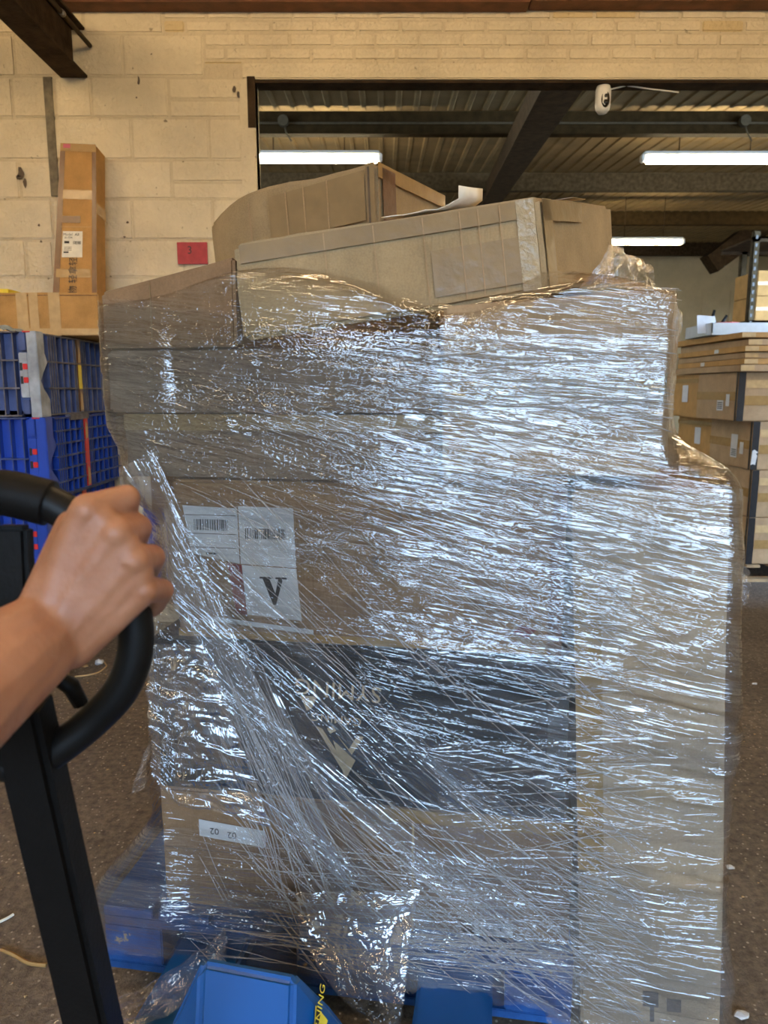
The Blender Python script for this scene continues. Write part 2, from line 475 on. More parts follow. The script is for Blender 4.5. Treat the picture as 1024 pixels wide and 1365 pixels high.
# hexahedron: corner order  0 FBL 1 FBR 2 BBR 3 BBL 4 FTL 5 FTR 6 BTR 7 BTL
FACES = {'front': (0, 1, 5, 4), 'right': (1, 2, 6, 5), 'left': (3, 0, 4, 7), 'top': (4, 5, 6, 7), 'back': (2, 3, 7, 6)}
class Face:
    """one face of a box: positions by fractions from its lower left corner"""
    def __init__(s, c, which):
        q = [Vector(c[i]) for i in FACES[which]]
        s.q = q
        s.nrm = (q[1] - q[0]).cross(q[3] - q[0]).normalized()
        s.w = ((q[1] - q[0]).length + (q[2] - q[3]).length) / 2
        s.h = ((q[3] - q[0]).length + (q[2] - q[1]).length) / 2
    def p(s, a, b, off=0.0):
        q = s.q
        return q[0] * (1 - a) * (1 - b) + q[1] * a * (1 - b) + q[2] * a * b + q[3] * (1 - a) * b + s.nrm * off
    def quad(s, name, m, parent, a0, a1, b0, b1, off=0.003, th=0.0008, nu=6, skew=0.0, label=None):
        mb = MB(); vs = []; fs = []
        for k in (0, 1):
            for i in range(nu + 1):
                for j in (0, 1):
                    a = a0 + (a1 - a0) * i / nu
                    b = (b0, b1)[j] + skew * (i / nu - 0.5)
                    vs.append(s.p(a, b, off - (0 if k == 0 else th)))
        n2 = (nu + 1) * 2
        for i in range(nu):
            fs.append((i * 2, i * 2 + 2, i * 2 + 3, i * 2 + 1)); fs.append((n2 + i * 2 + 1, n2 + i * 2 + 3, n2 + i * 2 + 2, n2 + i * 2))
            fs.append((i * 2, n2 + i * 2, n2 + i * 2 + 2, i * 2 + 2)); fs.append((i * 2 + 1, i * 2 + 3, n2 + i * 2 + 3, n2 + i * 2 + 1))
        fs.append((0, 1, n2 + 1, n2)); fs.append((nu * 2, n2 + nu * 2, n2 + nu * 2 + 1, nu * 2 + 1))
        o = mb.add(vs, fs).build(name, m, parent)
        if label: o['label'] = label
        return o
    def text(s, name, body, size, a, b, m, parent, rot=0.0, off=0.004, space=1.0, flip=1, sx=1.0):
        vs, fs = text_poly(body, size, space)
        cr, sr = math.cos(rot), math.sin(rot)
        out = []
        for x, y, _ in vs:
            x *= sx
            X, Y = x * cr - y * sr, x * sr + y * cr
            out.append(s.p(a + X / s.w, b + Y / s.h, off))
        return MB().add(out, fs).build(name, m, parent)
    def poly(s, name, pts, m, parent, off=0.004):
        out = [s.p(a, b, off) for a, b in pts]
        return MB().add(out, [tuple(range(len(pts)))]).build(name, m, parent)
    def bars(s, name, m, parent, a0, a1, b0, b1, n=26, off=0.005, seed=1):
        """a barcode"""
        r = random.Random(seed); mb = MB(); x = 0; ws = []
        while x < 1:
            w = r.choice((0.012, 0.012, 0.024, 0.036)); ws.append((x, min(1, x + w))); x += w + r.choice((0.012, 0.02, 0.03))
        for x0, x1 in ws:
            A0 = a0 + (a1 - a0) * x0; A1 = a0 + (a1 - a0) * x1
            mb.add([s.p(A0, b0, off), s.p(A1, b0, off), s.p(A1, b1, off), s.p(A0, b1, off)], [(0, 1, 2, 3)])
        return mb.build(name, m, parent)

def carton(name, c, m, bev=0.006, amp=0.0025, cuts=7, seed=0, dent=None, crush=None):
    """a corrugated carton from its eight corners: bevelled, slightly bowed and dented"""
    bm = bmesh.new()
    vs = [bm.verts.new(p) for p in c]
    for f in ((3, 2, 1, 0), (4, 5, 6, 7), (0, 1, 5, 4), (1, 2, 6, 5), (2, 3, 7, 6), (3, 0, 4, 7)):
        bm.faces.new([vs[i] for i in f])
    bmesh.ops.bevel(bm, geom=list(bm.edges), offset=bev, segments=2, affect='EDGES', clamp_overlap=True)
    bmesh.ops.subdivide_edges(bm, edges=[e for e in bm.edges if e.calc_length() > 0.03], cuts=cuts, use_grid_fill=True)
    bm.normal_update()
    o = Vector((seed * 3.7, seed * 1.3, 0))
    for v in bm.verts:
        p = v.co
        d = mnoise.noise(p * 7 + o) * amp + mnoise.noise(p * 22 + o) * amp * 0.45
        v.co = p + v.normal * d
        if crush: v.co = crush(v.co)
    bmesh.ops.triangulate(bm, faces=[f for f in bm.faces if len(f.verts) > 4])
    me = bpy.data.meshes.new(name)
    bm.to_mesh(me); bm.free()
    me.materials.append(m)
    me.polygons.foreach_set('use_smooth', [True] * len(me.polygons))
    try: me.set_sharp_from_angle(angle=math.radians(40))
    except Exception: pass
    return link(name, me)

# ================================================================== THE SETTING
WALL_Y = 4.40
X_OPEN = at(345, 300, WALL_Y).x          # left side of the big opening
Z_SOFFIT = at(600, 107, WALL_Y).z
Z_LINTEL = at(600, 86, WALL_Y).z
Z_TOP = at(600, 17, WALL_Y).z
X_L, X_R = -5.0, 3.7
Y_FRONT = -5.0

fl = MB().add([(-9, -14, 0), (12, -14, 0), (12, 27, 0), (-9, 27, 0)], [(0, 1, 2, 3)]).build('floor', M['floor']); struct(fl)

# back wall (core) with its bricks and blocks
core = MB()
core.box((X_L, WALL_Y, 0), (X_OPEN, WALL_Y + 0.11, Z_TOP + 0.35))
core.box((X_OPEN, WALL_Y, Z_LINTEL), (X_R, WALL_Y + 0.11, Z_TOP + 0.35))
core.box((3.35, WALL_Y, 0), (X_R, WALL_Y + 0.11, Z_LINTEL))
wall = struct(core.build('wall_back', M['paint_joint']))
def wx(px, py=200): return at(px, py, WALL_Y).x
def wz(py): return at(200, py, WALL_Y).z
def masonry(name, x0, x1, z0, z1, m, g=0.006, proud=0.012):
    mb = MB(); j = rnd.uniform
    a = g
    y0 = WALL_Y - proud * j(0.6, 1.15)
    mb.box((x0 + a + j(0, .002), y0, z0 + a + j(0, .002)), (x1 - a - j(0, .002), WALL_Y + 0.01, z1 - a - j(0, .002)))
    o = mb.build(name, m, wall, bevel=0.006, seg=2)
    return o
rows = [13, 46, 103, 158, 214, 266, 320, 370, 424, 478, 532]
joints = {0: [-260, -150, -48, 112, 218], 1: [-210, -100, 20, 165, 272], 2: [-205, -92, 18, 75, 123, 225, 326],
          3: [-250, -140, -30, 70, 177, 280, 328], 4: [-200, -90, 27, 75, 128, 230, 328], 5: [-255, -140, -40, 72, 178, 285, 328],
          6: [-200, -80, 36, 72, 138, 245, 328], 7: [-250, -130, -20, 85, 190, 300, 328], 8: [-200, -90, 30, 140, 250, 328],
          9: [-250, -130, -20, 85, 190, 300, 328]}
split = {(2, 225): 133, (4, 230): 243}
for r, js in joints.items():
    z1, z0 = wz(rows[r]), wz(rows[r + 1])
    for a, b in zip(js[:-1], js[1:]):
        pm = (rows[r] + rows[r + 1]) / 2
        x0, x1 = wx(a, pm), wx(b, pm)
        if (r, a) in split:
            zm = wz(split[(r, a)])
            masonry('block', x0, x1, z0, zm, M['paint'], 0.004, 0.006); masonry('block', x0, x1, zm, z1, M['paint'], 0.004, 0.006)
        else:
            masonry('block', x0, x1, z0, z1, M['paint'], 0.005, 0.009)
# the lower courses down to the floor
zl = wz(532); k = 0
while zl > 0.05:
    z0 = max(0, zl - 0.225); x = X_L - (0.225 if k % 2 else 0)
    while x < X_OPEN - 0.09:
        x1 = min(x + 0.45, X_OPEN - 0.09)
        if x1 - max(x, X_L) > .06: masonry('block', max(x, X_L), x1, z0, zl, M['paint'], 0.004, 0.006)
        x += 0.45
    zl = z0; k += 1
brows = [13, 27, 44, 63, 81, 100]
for r in range(5):
    z1, z0 = wz(brows[r]), wz(brows[r + 1])
    pm = (brows[r] + brows[r + 1]) / 2
    if r == 4: z0 = max(z0, Z_LINTEL)
    x = wx(218 if r < 2 else 272, pm); end = X_R - 0.3
    first = True
    while x < end:
        w = 0.235 if not (first and r % 2 == 1) else 0.12
        if r == 4 and x > wx(322, 90): break
        x1 = min(x + w, end)
        if r == 4: x1 = min(x1, wx(324, 90))
        m_ = M['paint_yellow'] if (first and r in (1, 4)) or rnd.random() < 0.06 else M['paint']
        masonry('brick', x, x1, z0, z1, m_, 0.004, 0.007)
        x = x1; first = False
# the old chase beside the blocks, dug out and left bare
gx0, gx1 = wx(64, 180), wx(75, 180)
MB().box((gx0, WALL_Y - 0.016, wz(262)), (gx1, WALL_Y - 0.0, wz(104))).build('bare_mortar_strip', simple('bare_mortar', (0.17, 0.145, 0.10), 0.9, 0, 0.35, 25, 0.5, 60), wall)
# lintel and jamb
li = MB().box((wx(324, 96), WALL_Y - 0.022, Z_SOFFIT), (3.4, WALL_Y + 0.09, Z_LINTEL)).build('lintel', M['paint'], wall, bevel=0.006)
MB().box((X_OPEN, WALL_Y + 0.0, Z_SOFFIT - 0.012), (3.4, WALL_Y + 0.11, Z_SOFFIT)).build('lintel_steel', M['steel_dark'], wall)
MB().box((X_OPEN - 0.085, WALL_Y - 0.02, 0), (X_OPEN, WALL_Y + 0.09, Z_SOFFIT)).build('jamb', M['paint'], wall, bevel=0.004)
MB().box((wx(331, 140), WALL_Y - 0.024, wz(172)), (X_OPEN + 0.003, WALL_Y - 0.016, wz(104))).build('rusted_plate', M['steel_dark'], wall)
# a ragged crack and chips of old paint beside the jamb
cr = MB()
for i in range(26):
    y_ = 105 + i * 6 + rnd.uniform(-2, 2)
    cr.box((wx(326.5 + rnd.uniform(-.8, .8), y_), WALL_Y - 0.014, wz(y_ + 3.5)), (wx(329 + rnd.uniform(-.6, 1.4), y_), WALL_Y - 0.0115 + .0, wz(y_)))
cr.build('paint_crack', M['steel_dark'], wall)['kind'] = 'stuff'
ch = MB()
for px, py, w, h in ((28, 232, 8, 14), (33, 244, 4, 10), (24, 236, 4, 5), (185, 108, 3, 12), (312, 118, 4, 8), (318, 126, 3, 7), (170, 296, 3, 3), (166, 316, 3, 3), (52, 300, 3, 3), (55, 322, 3, 3), (202, 72, 2, 2), (182, 130, 2, 2)):
    p = at(px, py, WALL_Y - 0.013); k = 4.15 / F_PX; n_ = 9
    pts = []
    for i in range(n_):
        a = 2 * math.pi * i / n_; rr = rnd.uniform(.6, 1.2)
        pts.append((p.x + math.cos(a) * w * k * rr / 1.6, WALL_Y - 0.0135, p.z + math.sin(a) * h * k * rr / 1.6))
    ch.add(pts, [tuple(range(n_))])
ch.build('paint_chip', M['edge'], wall)['kind'] = 'stuff'

# side walls, front wall with the loading door
def panel(name, boxes, m):
    mb = MB()
    for lo, hi in boxes: mb.box(lo, hi)
    return struct(mb.build(name, m))
panel('wall_left', [((X_L - 0.2, Y_FRONT, 0), (X_L, WALL_Y + 0.2, 4.0))], M['paint'])
panel('wall_right', [((X_R, Y_FRONT, 0), (X_R + 0.2, WALL_Y + 0.2, 4.0))], M['paint'])
DX0, DX1, DZ = -2.5, 3.0, 3.4
panel('wall_front', [((X_L - .2, Y_FRONT - .2, 0), (DX0, Y_FRONT, 4.0)), ((DX1, Y_FRONT - .2, 0), (X_R + .2, Y_FRONT, 4.0)), ((DX0, Y_FRONT - .2, DZ), (DX1, Y_FRONT, 4.0))], M['paint'])
ceil = panel('ceiling', [((X_L - .2, Y_FRONT - .2, 3.80), (X_R + .2, WALL_Y + 0.2, 3.9))], M['roof'])
# the red-brown timber along the head of the wall, in two lengths
xj = wx(703, 8)
zb = Z_TOP
MB().box((wx(88, 10), WALL_Y - 0.12, zb), (xj - 0.004, WALL_Y - 0.002, zb + 0.2)).build('timber_beam', M['timber'], ceil, bevel=0.004)
MB().box((xj + 0.004, WALL_Y - 0.115, zb + 0.008), (X_R, WALL_Y - 0.002, zb + 0.2)).build('timber_beam', M['timber'], ceil, bevel=0.004)
# steel joist running over the camera's left
jx0, jx1, jz0 = at(82, 105, WALL_Y).x, at(118, 105, WALL_Y).x, at(100, 105, WALL_Y).z
jm = (jx0 + jx1) / 2
sb = MB()
sb.box((jx0, Y_FRONT, jz0), (jx1, WALL_Y - 0.012, jz0 + 0.014)); sb.box((jx0, Y_FRONT, jz0 + 0.24), (jx1, WALL_Y - 0.012, jz0 + 0.254)); sb.box((jm - .006, Y_FRONT, jz0 + .013), (jm + .006, WALL_Y - 0.02, jz0 + 0.241))
sb.build('steel_joist', M['steel_dark'], ceil, bevel=0.002)
MB().tube([(jx1 + 0.03, Y_FRONT, jz0 + .155), (jx1 + 0.03, WALL_Y - .03, jz0 + .155)], 0.012, 10).build('conduit', M['conduit'], ceil, smooth=True)
for yy in (4.0, 3.4, 2.8):
    MB().tube([(jx1 + 0.03, yy, jz0 + .155), (jx1 + 0.03, yy + .03, jz0 + .155)], 0.016, 10).build('conduit_clip', M['weld'], ceil, smooth=True)

# ------------------------------------------------------------------ the store behind the opening: roof, purlins, far wall
def roof_z(y): return 4.25 + 0.08 * (y - 4.5)
ceil2 = struct(MB().box((-9, WALL_Y + .2, roof_z(24.5) + .35), (12, 25, roof_z(24.5) + .4)).build('ceiling', M['roof']))
x = -6.0
while x < 11.5:
    mb = MB(); vs = []; fs = []
    prof = [(0, 0), (.13, 0), (.145, .014), (.185, .014), (.20, 0)]
    xs = []
    for k in range(5):
        xs += [(x + k * .2 + a, b) for a, b in prof[:4]]
    xs.append((x + 1.0, 0))
    for y in (WALL_Y + 0.2, 24.6):
        for a, b in xs: vs.append((a, y, roof_z(y) - b))
    n_ = len(xs)
    fs = [(i, i + 1, n_ + i + 1, n_ + i) for i in range(n_ - 1)]
    mb.add(vs, fs).build('roof_sheet', M['roof'], ceil2)
    x += 1.0
def purlin(y, zt, h, m, w=0.08):
    MB().box((-6, y, zt - h), (11.5, y + w, zt)).box((-6, y - 0.05, zt - h), (11.5, y, zt - h + 0.012)).build('purlin', m, ceil2)
def zrow(row, y): return at(512, row, y).z
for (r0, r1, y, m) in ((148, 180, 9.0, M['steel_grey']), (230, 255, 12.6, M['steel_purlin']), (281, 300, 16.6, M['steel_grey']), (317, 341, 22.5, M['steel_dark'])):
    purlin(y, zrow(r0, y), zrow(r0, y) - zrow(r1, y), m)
# small-bore conduit along the purlins with its round junction boxes
MB().tube([(-6, 8.97, zrow(164, 8.97)), (11, 8.97, zrow(164, 8.97))], 0.012, 6).build('conduit', M['conduit'], ceil2)
for px in (378, 992):
    p = at(px, 162, 8.95)
    MB().tube([p + Vector((0, -0.05, 0)), p + Vector((0, 0.02, 0))], 0.06, 14).build('junction_box', M['conduit'], ceil2)
    MB().tube([p, p + Vector((.03, -.03, -.12)), p + Vector((.09, -.03, -.22))], 0.009, 6).build('loose_wire', M['conduit'], ceil2)
# the main rafter
ra, rb = at(742, 96, 6.0), at(655, 262, 12.6)
ra.z, rb.z = at(728, 100, 6.0).z - 0.0, at(655, 255, 12.5).z
dirn = (rb - ra)
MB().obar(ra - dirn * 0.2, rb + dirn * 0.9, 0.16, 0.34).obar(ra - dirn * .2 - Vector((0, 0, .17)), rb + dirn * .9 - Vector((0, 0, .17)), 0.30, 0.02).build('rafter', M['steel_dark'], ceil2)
fw = panel('wall_far', [((-9, 24.6, 0), (12, 24.8, 6.0))], M['paint_far'])
for kx in range(-3, 12):
    MB().box((kx * 0.9 + 4.0, 24.57, 0), (kx * 0.9 + 4.88, 24.6, 4.6)).build('panel', M['paint_far'], fw)
panel('wall_side', [((-9.2, WALL_Y + .2, 0), (-9, 25, 6.2))], M['paint_far'])
panel('wall_side', [((12, WALL_Y + .2, 0), (12.2, 25, 6.2))], M['paint_far'])
dk = at(975, 345, 20)
MB().obar(at(943, 385, 20.0) + Vector((0, 0, .6)), at(1030, 320, 20.0) + Vector((0, 0, .6)), 0.5, 0.5, (0, 1, 0)).build('knee_brace', M['steel_dark'], ceil2)

# tube lights in the store
def tube_light(c, half, lab, m=None, drop=0.3, rot=0.0, group=None):
    t = empty('tube_light', c)
    tag(t, lab, 'light', group)
    x0, x1 = -half, half
    R_ = Matrix.Rotation(rot, 4, 'Z')
    def P(*p): return R_ @ Vector(p) + Vector(c)
    def bx(lo, hi, ch=0.0):
        pts = [P(*q) for q in ((lo[0], lo[1], lo[2]), (hi[0], lo[1], lo[2]), (hi[0], hi[1], lo[2]), (lo[0], hi[1], lo[2]), (lo[0], lo[1], hi[2]), (hi[0], lo[1], hi[2]), (hi[0], hi[1], hi[2]), (lo[0], hi[1], hi[2]))]
        return MB().hexa(pts)
    bx((x0 + .02, -.045, -.04), (x1 - .02, .045, .045)).build('diffuser', m or M['tube_back'], t, bevel=0.02)
    bx((x0, -.05, .045), (x1, .05, .09)).build('housing', M['grey_tray'], t, bevel=0.01)
    bx((x0 - .03, -.05, -.03), (x0 + .02, .05, .06)).build('end_cap', M['white_plastic'], t, bevel=.012)
    bx((x1 - .02, -.05, -.03), (x1 + .03, .05, .06)).build('end_cap', M['white_plastic'], t, bevel=.012)
    for xx in (x0 * .5, x1 * .5):
        MB().tube([P(xx, 0, .09), P(xx, 0, drop)], 0.006, 6).build('hanger', M['steel_dark'], t)
    return t
c = at(412, 212, 9.6); tube_light(c, 0.87, 'lit tube light seen through opening above the dented brown top carton', drop=roof_z(9.6) - c.z)
c = at(952, 213, 9.6); tube_light(c, 0.87, 'lit tube light hanging to the right of the security camera', drop=roof_z(9.6) - c.z)
c = at(858, 323, 15.0); tube_light(c, 0.76, 'short far tube light low under the roof above the wrapped load', drop=roof_z(15) - c.z)
for (xx, yy, ww_) in ((-2.5, 14.5, 'deep in the store, behind the block wall'), (7.0, 9.6, 'in the near row of the store, far right'), (9, 15, 'in the far row of the store, far right')):
    tube_light(Vector((xx, yy, 4.25)), 0.87, 'tube light hanging ' + ww_, drop=roof_z(yy) - 4.25, group='tube lights further back in the store')
# tubes over the loading side, behind and above the camera
for (xx, yy) in ((-.2, 2.1), (1.9, 2.1), (-2.5, 2.1), (-1.0, -.6), (1.4, -.6), (-3.4, 0.2)):
    tube_light(Vector((xx, yy, 3.62)), 0.75, ('warm tube light of the loading side, row nearest the block wall, %s' if yy > 1 else 'warm tube light of the loading side, behind the camera, %s') % ('left' if xx < -2 else 'middle' if xx < 1 else 'right'), M['tube_front'], drop=.18, group='tube lights over the loading side')

# ================================================================== BACKGROUND THINGS
# security camera under the lintel
cc = at(804, 130, WALL_Y + 0.05)
t = tag(empty('security_camera', cc), 'white dome security camera hanging under the cream lintel', 'camera')
def lathe(prof, c, seg=20, axis=Vector((0, 0, 1))):
    mb = MB(); vs = []; fs = []
    q = Vector((0, 0, 1)).rotation_difference(axis).to_matrix()
    for r_, z_ in prof:
        for k in range(seg):
            a = 2 * math.pi * k / seg
            vs.append(q @ Vector((r_ * math.cos(a), r_ * math.sin(a), z_)) + c)
    for i in range(len(prof) - 1):
        for k in range(seg):
            fs.append((i * seg + k, i * seg + (k + 1) % seg, (i + 1) * seg + (k + 1) % seg, (i + 1) * seg + k))
    fs.append(tuple(range(seg))[::-1]); fs.append(tuple((len(prof) - 1) * seg + k for k in range(seg)))
    return mb.add(vs, fs)
lathe([(.02, .062), (.037, .056), (.042, .04), (.042, -.04), (.038, -.065), (.024, -.082), (.004, -.088)], cc).build('housing', M['white_plastic'], t, smooth=True)
e = MB(); vs = []
fc = cc + Vector((0.004, -.034, -.022))
for (ry, off) in ((1.0, 0.0), (.92, -.012)):
    for k in range(24):
        a = 2 * math.pi * k / 24; x_, z_ = .025 * math.cos(a), .046 * math.sin(a)
        vs.append(fc + Vector((x_ * ry, off + .006, z_ * ry)))
e.add(vs, [(k, (k + 1) % 24, 24 + (k + 1) % 24, 24 + k) for k in range(24)] + [tuple(range(24, 48))]).build('face', M['glass_black'], t)
face_o = kids(t)[-1]
lathe([(.009, 0), (.009, .008), (.005, .01)], fc + Vector((0, -.008, .016)), 16, Vector((0, -1, 0)))  .build('lens', M['glass_black'], face_o, smooth=True)
lathe([(.012, 0), (.012, .006), (.009, .008)], fc + Vector((0, -.005, -.014)), 16, Vector((0, -1, 0))).build('lens', M['glass_black'], face_o, smooth=True)
ztop = Z_SOFFIT - 0.012
MB().box((cc.x - .018, cc.y - .018, cc.z + .045), (cc.x + .018, cc.y + .018, ztop)).build('bracket', M['white_plastic'], t, bevel=.004)
lathe([(.035, 0), (.035, .012)], Vector((cc.x, cc.y, ztop - .012)), 18).build('mount_plate', M['white_plastic'], t)
MB().tube([Vector((cc.x + .02, cc.y, ztop - .02)), at(835, 114, WALL_Y + .05), at(870, 119, WALL_Y + .05), at(905, 123, WALL_Y + .05)], .004, 6).build('cable', M['white_plastic'], t)

# red sign on the wall
ps = [at(236, 323, WALL_Y - .02), at(276, 323, WALL_Y - .02), at(276, 352, WALL_Y - .02), at(236, 352, WALL_Y - .02)]
sc_ = [Vector((ps[0].x, WALL_Y - .025, ps[3].z)), Vector((ps[1].x, WALL_Y - .025, ps[3].z)), Vector((ps[1].x, WALL_Y - .0125, ps[3].z)), Vector((ps[0].x, WALL_Y - .0125, ps[3].z))]
sc_ += [Vector((p.x, p.y, ps[0].z)) for p in sc_]
sg = MB().hexa(sc_).build('wall_sign', M['red']); tag(sg, 'small red sign on cream block wall peeping above the film wrap', 'sign')
Face(sc_, 'front').text('lettering', '3', .06, .42, .62, M['ink'], sg, 0, .001)

# blue folding crates, one stack on a low timber pallet
CW, CD, CH = 0.80, 0.96, 0.385
def crate(x1, y0, z0, body, rim, corner, lab, worn):
    """x1: right side, y0: front"""
    x0 = x1 - CW; y1 = y0 + CD; z1 = z0 + CH
    t = tag(empty('folding_crate', (x1 - CW / 2, y0 + CD / 2, z0)), lab, 'crate', 'blue folding crates in one stack')
    w = .012; d = .034; rt = .005; e = .0035
    b = MB()
    b.box((x0 + d, y0 + d, z0 + .01), (x1 - d, y0 + d + w, z1)); b.box((x0 + d, y1 - d - w, z0 + .01), (x1 - d, y1 - d, z1))
    b.box((x0 + d, y0 + d, z0 + .01), (x0 + d + w, y1 - d, z1)); b.box((x1 - d - w, y0 + d, z0 + .01), (x1 - d, y1 - d, z1))
    b.box((x0 + d, y0 + d, z0 + .01), (x1 - d, y1 - d, z0 + .03))
    b.build('body', body, t)
    fr, ed = MB(), MB()          # ribs on the front, and their dusty outer edges
    for k in range(13):
        xx = x0 + .02 + k * (CW - .13) / 12
        fr.box((xx, y0 + e, z0 + .006), (xx + rt, y0 + d + .002, z1 - .002)); ed.box((xx, y0, z0 + .006), (xx + rt, y0 + e, z1 - .002))
    for k in range(4 if worn else 3):
        zz = z0 + .004 + k * (CH - .012) / (3 if worn else 2)
        fr.box((x0, y0 + e, zz), (x1 - .09, y0 + d + .002, zz + .007)); ed.box((x0, y0 - .0005, zz), (x1 - .09, y0 + e, zz + .007))
    fr.build('rib_grid', body, t); ed.build('rib_edge', rim, t)
    sr, se = MB(), MB()
    ys = [.125, .150, .175, .205, .275, .345, .415, .44, .515, .54, .565, .635, .705, .775, .845, .87, .895, .93]
    for yy in ys:
        Y = y0 + yy * CD
        sr.box((x1 - d - .002, Y, z0 + .006), (x1 - e, Y + rt, z1 - .004)); se.box((x1 - e, Y, z0 + .006), (x1, Y + rt, z1 - .004))
    nz = 3 if worn else 6
    for k in range(nz + 1):
        zz = z0 + .006 + k * (CH - .018) / nz
        sr.box((x1 - d - .002, y0 + .10, zz), (x1 - e, y1 - .01, zz + .007)); se.box((x1 - e, y0 + .10, zz), (x1 + .0005, y1 - .01, zz + .007))
    sr.build('rib_grid', body, t); se.build('rib_edge', rim, t)
    cp = MB()                    # corner post with jagged latch plates
    pz = [(0, .0), (.10, .0), (.10, .08), (.07, .11), (.045, .13), (.02, .165), (.05, .20), (.08, .23), (.10, .25), (.075, .29), (.075, CH), (0, CH)]
    vs = [(x1 + .001, y0 + a, z0 + b_) for a, b_ in pz] + [(x1 - .02, y0 + a, z0 + b_) for a, b_ in pz]
    n_ = len(pz)
    cp.add(vs, [tuple(range(n_)), tuple(range(2 * n_ - 1, n_ - 1, -1))] + [(i, n_ + i, n_ + (i + 1) % n_, (i + 1) % n_) for i in range(n_)])
    cp.box((x1 - .045, y0 - .001, z0), (x1, y0 + .02, z0 + CH)); cp.box((x1 - .085, y0 - .001, z0 + .09), (x1 - .045, y0 + .02, z0 + .29))
    cp.build('corner_latch', corner, t, bevel=.003)
    for za, zb2 in ((.015, .08), (.30, .375)):
        MB().box((x1 - .083, y0 + .002, z0 + za), (x1 - .05, y0 + .012, z0 + zb2)).build('latch_slot', body, t, bevel=.003)
    for zz in (.155, .215):
        MB().box((x1 - .068, y0 - .005, z0 + zz), (x1 - .046, y0 + .0, z0 + zz + .026)).build('latch_tab', M['red_plastic'], t, bevel=.002)
        MB().box((x1 - .082, y0 - .002, z0 + zz - .004), (x1 - .07, y0 + .0, z0 + zz + .03)).build('latch_slot', M['strap'], t)
    MB().box((x1 - .06, y0 - .002, z0 + CH - .006), (x1 - .025, y0 + .02, z0 + CH - .0005)).build('latch_tab', M['red_plastic'], t)
    f = x1 + .001; ya, yb = y0 + .455 * CD, y0 + .50 * CD
    MB().box((f - .012, ya, z0 + .015), (f, yb, z1 - .01)).build('label_strip', M['tape_dark'] if worn else M['red_plastic'], t)
    if worn:
        MB().box((f - .006, ya + .003, z0 + .13), (f + .0015, yb - .003, z0 + .25)).build('label_strip', M['yellow'], t)['label'] = 'yellow label'
    for (a, b_) in ((.02, .12), (.26, .35)):
        MB().add([(f + .002, ya + .004, z0 + a), (f + .002, yb - .006, z0 + a + .005), (f + .002, yb - .01, z0 + b_ - .02), (f + .002, ya + .012, z0 + b_)], [(0, 1, 2, 3)]).build('torn_paper', M['tape_pale'], t)
    return t
CY0 = 3.38
CX = at(47, 440, CY0).x
zc = at(46, 441, CY0).z
names = ['scuffed faded blue folding crate on top of the stack beside the load', 'bright blue folding crate with red label strip directly below the faded one',
         'blue folding crate third from the top, behind the hand', 'lowest blue folding crate of the stack, near the floor']
for i in range(4):
    z0 = zc - (i + 1) * CH
    if i == 0: crate(CX, CY0, z0, M['crate_faded'], M['crate_rim'], M['crate_worn'], names[i], True)
    else: crate(CX + (.014 if i == 1 else -.008 * i), CY0, z0, M['crate_blue'], M['crate_rim_blue'], M['crate_blue'], names[i], False)
pal_z = zc - 4 * CH
bp_ = tag(empty('pallet', (CX - .4, CY0 + .48, 0)), 'low timber pallet under the blue crate stack', 'pallet')
for k in range(6):
    xx = CX - CW - .01 + k * (CW - .09) / 5
    MB().box((xx, CY0 + .01, pal_z - .022), (xx + .09, CY0 + .96, pal_z - .001)).build('deck_board', M['wood'], bp_)
for yy in (CY0 + .01, CY0 + .43, CY0 + .86):
    MB().box((CX - CW - .01, yy, 0), (CX - .01, yy + .1, pal_z - .022)).build('bearer', M['wood'], bp_)
rb_ = MB().box((CX - .01, CY0 + .27, zc - CH - .024), (CX + .017, CY0 + .50, zc - CH + .006)).build('broken_crate_rim', M['crate_rim'], bevel=.003)
tag(rb_, 'dusty broken rim piece between the two upper blue crates', 'crate piece')
# film scrap on the crates (left edge)
fs_ = MB(); vs = []; 
for i in range(9):
    for j in range(7):
        vs.append((CX - .40 + i * .03, CY0 + .03 + j * .04, zc + .006 + .03 * abs(mnoise.noise(Vector((i * .5, j * .5, 2)))) + .025 * math.sin(i * .4)))
fs_.add(vs, [(i * 7 + j, (i + 1) * 7 + j, (i + 1) * 7 + j + 1, i * 7 + j + 1) for i in range(8) for j in range(6)])
tag(fs_.build('cloth_rag', simple('pale_blue_rag', (0.28, 0.36, 0.45), .7, 0, .2, 20), smooth=True), 'crumpled pale blue rag lying on the top faded crate', 'rag')

# brown carton on the rear stack and the tall carton leaning on the wall
x0, x1 = at(-60, 420, 3.75).x, at(132, 420, 3.75).x
zt = at(60, 390, 3.75).z
def boxc(x0, x1, y0, y1, z0, z1):
    return [Vector(p) for p in ((x0, y0, z0), (x1, y0, z0), (x1, y1, z0), (x0, y1, z0), (x0, y0, z1), (x1, y0, z1), (x1, y1, z1), (x0, y1, z1))]
c = boxc(x0, x1, 3.75, 4.34, zc + .005, zt)
bc = tag(carton('carton', c, M['kraft_orange'], seed=3), 'wide brown carton with pale vertical tapes on the rear blue crates', 'carton')
f = Face(c, 'front')
def fpx(f, px, row, y):  # fraction along a face for a photo position
    return (at(px, row, y).x - f.q[0].x) / f.w
for a, b_, m_ in ((23, 38, 'tape_pale'), (40, 52, 'tape_pale'), (66, 81, 'tape_pale')):
    f.quad('tape', M[m_], bc, fpx(f, a, 420, 3.75), fpx(f, b_, 420, 3.75), 0.0, 1.0, .0035, nu=2)
f.quad('tape', M['tape_pale'], bc, 0, 1, .02, .17, .003)
f.quad('seam', M['tape_dark'], bc, 0, 1, .93, .945, .0028)
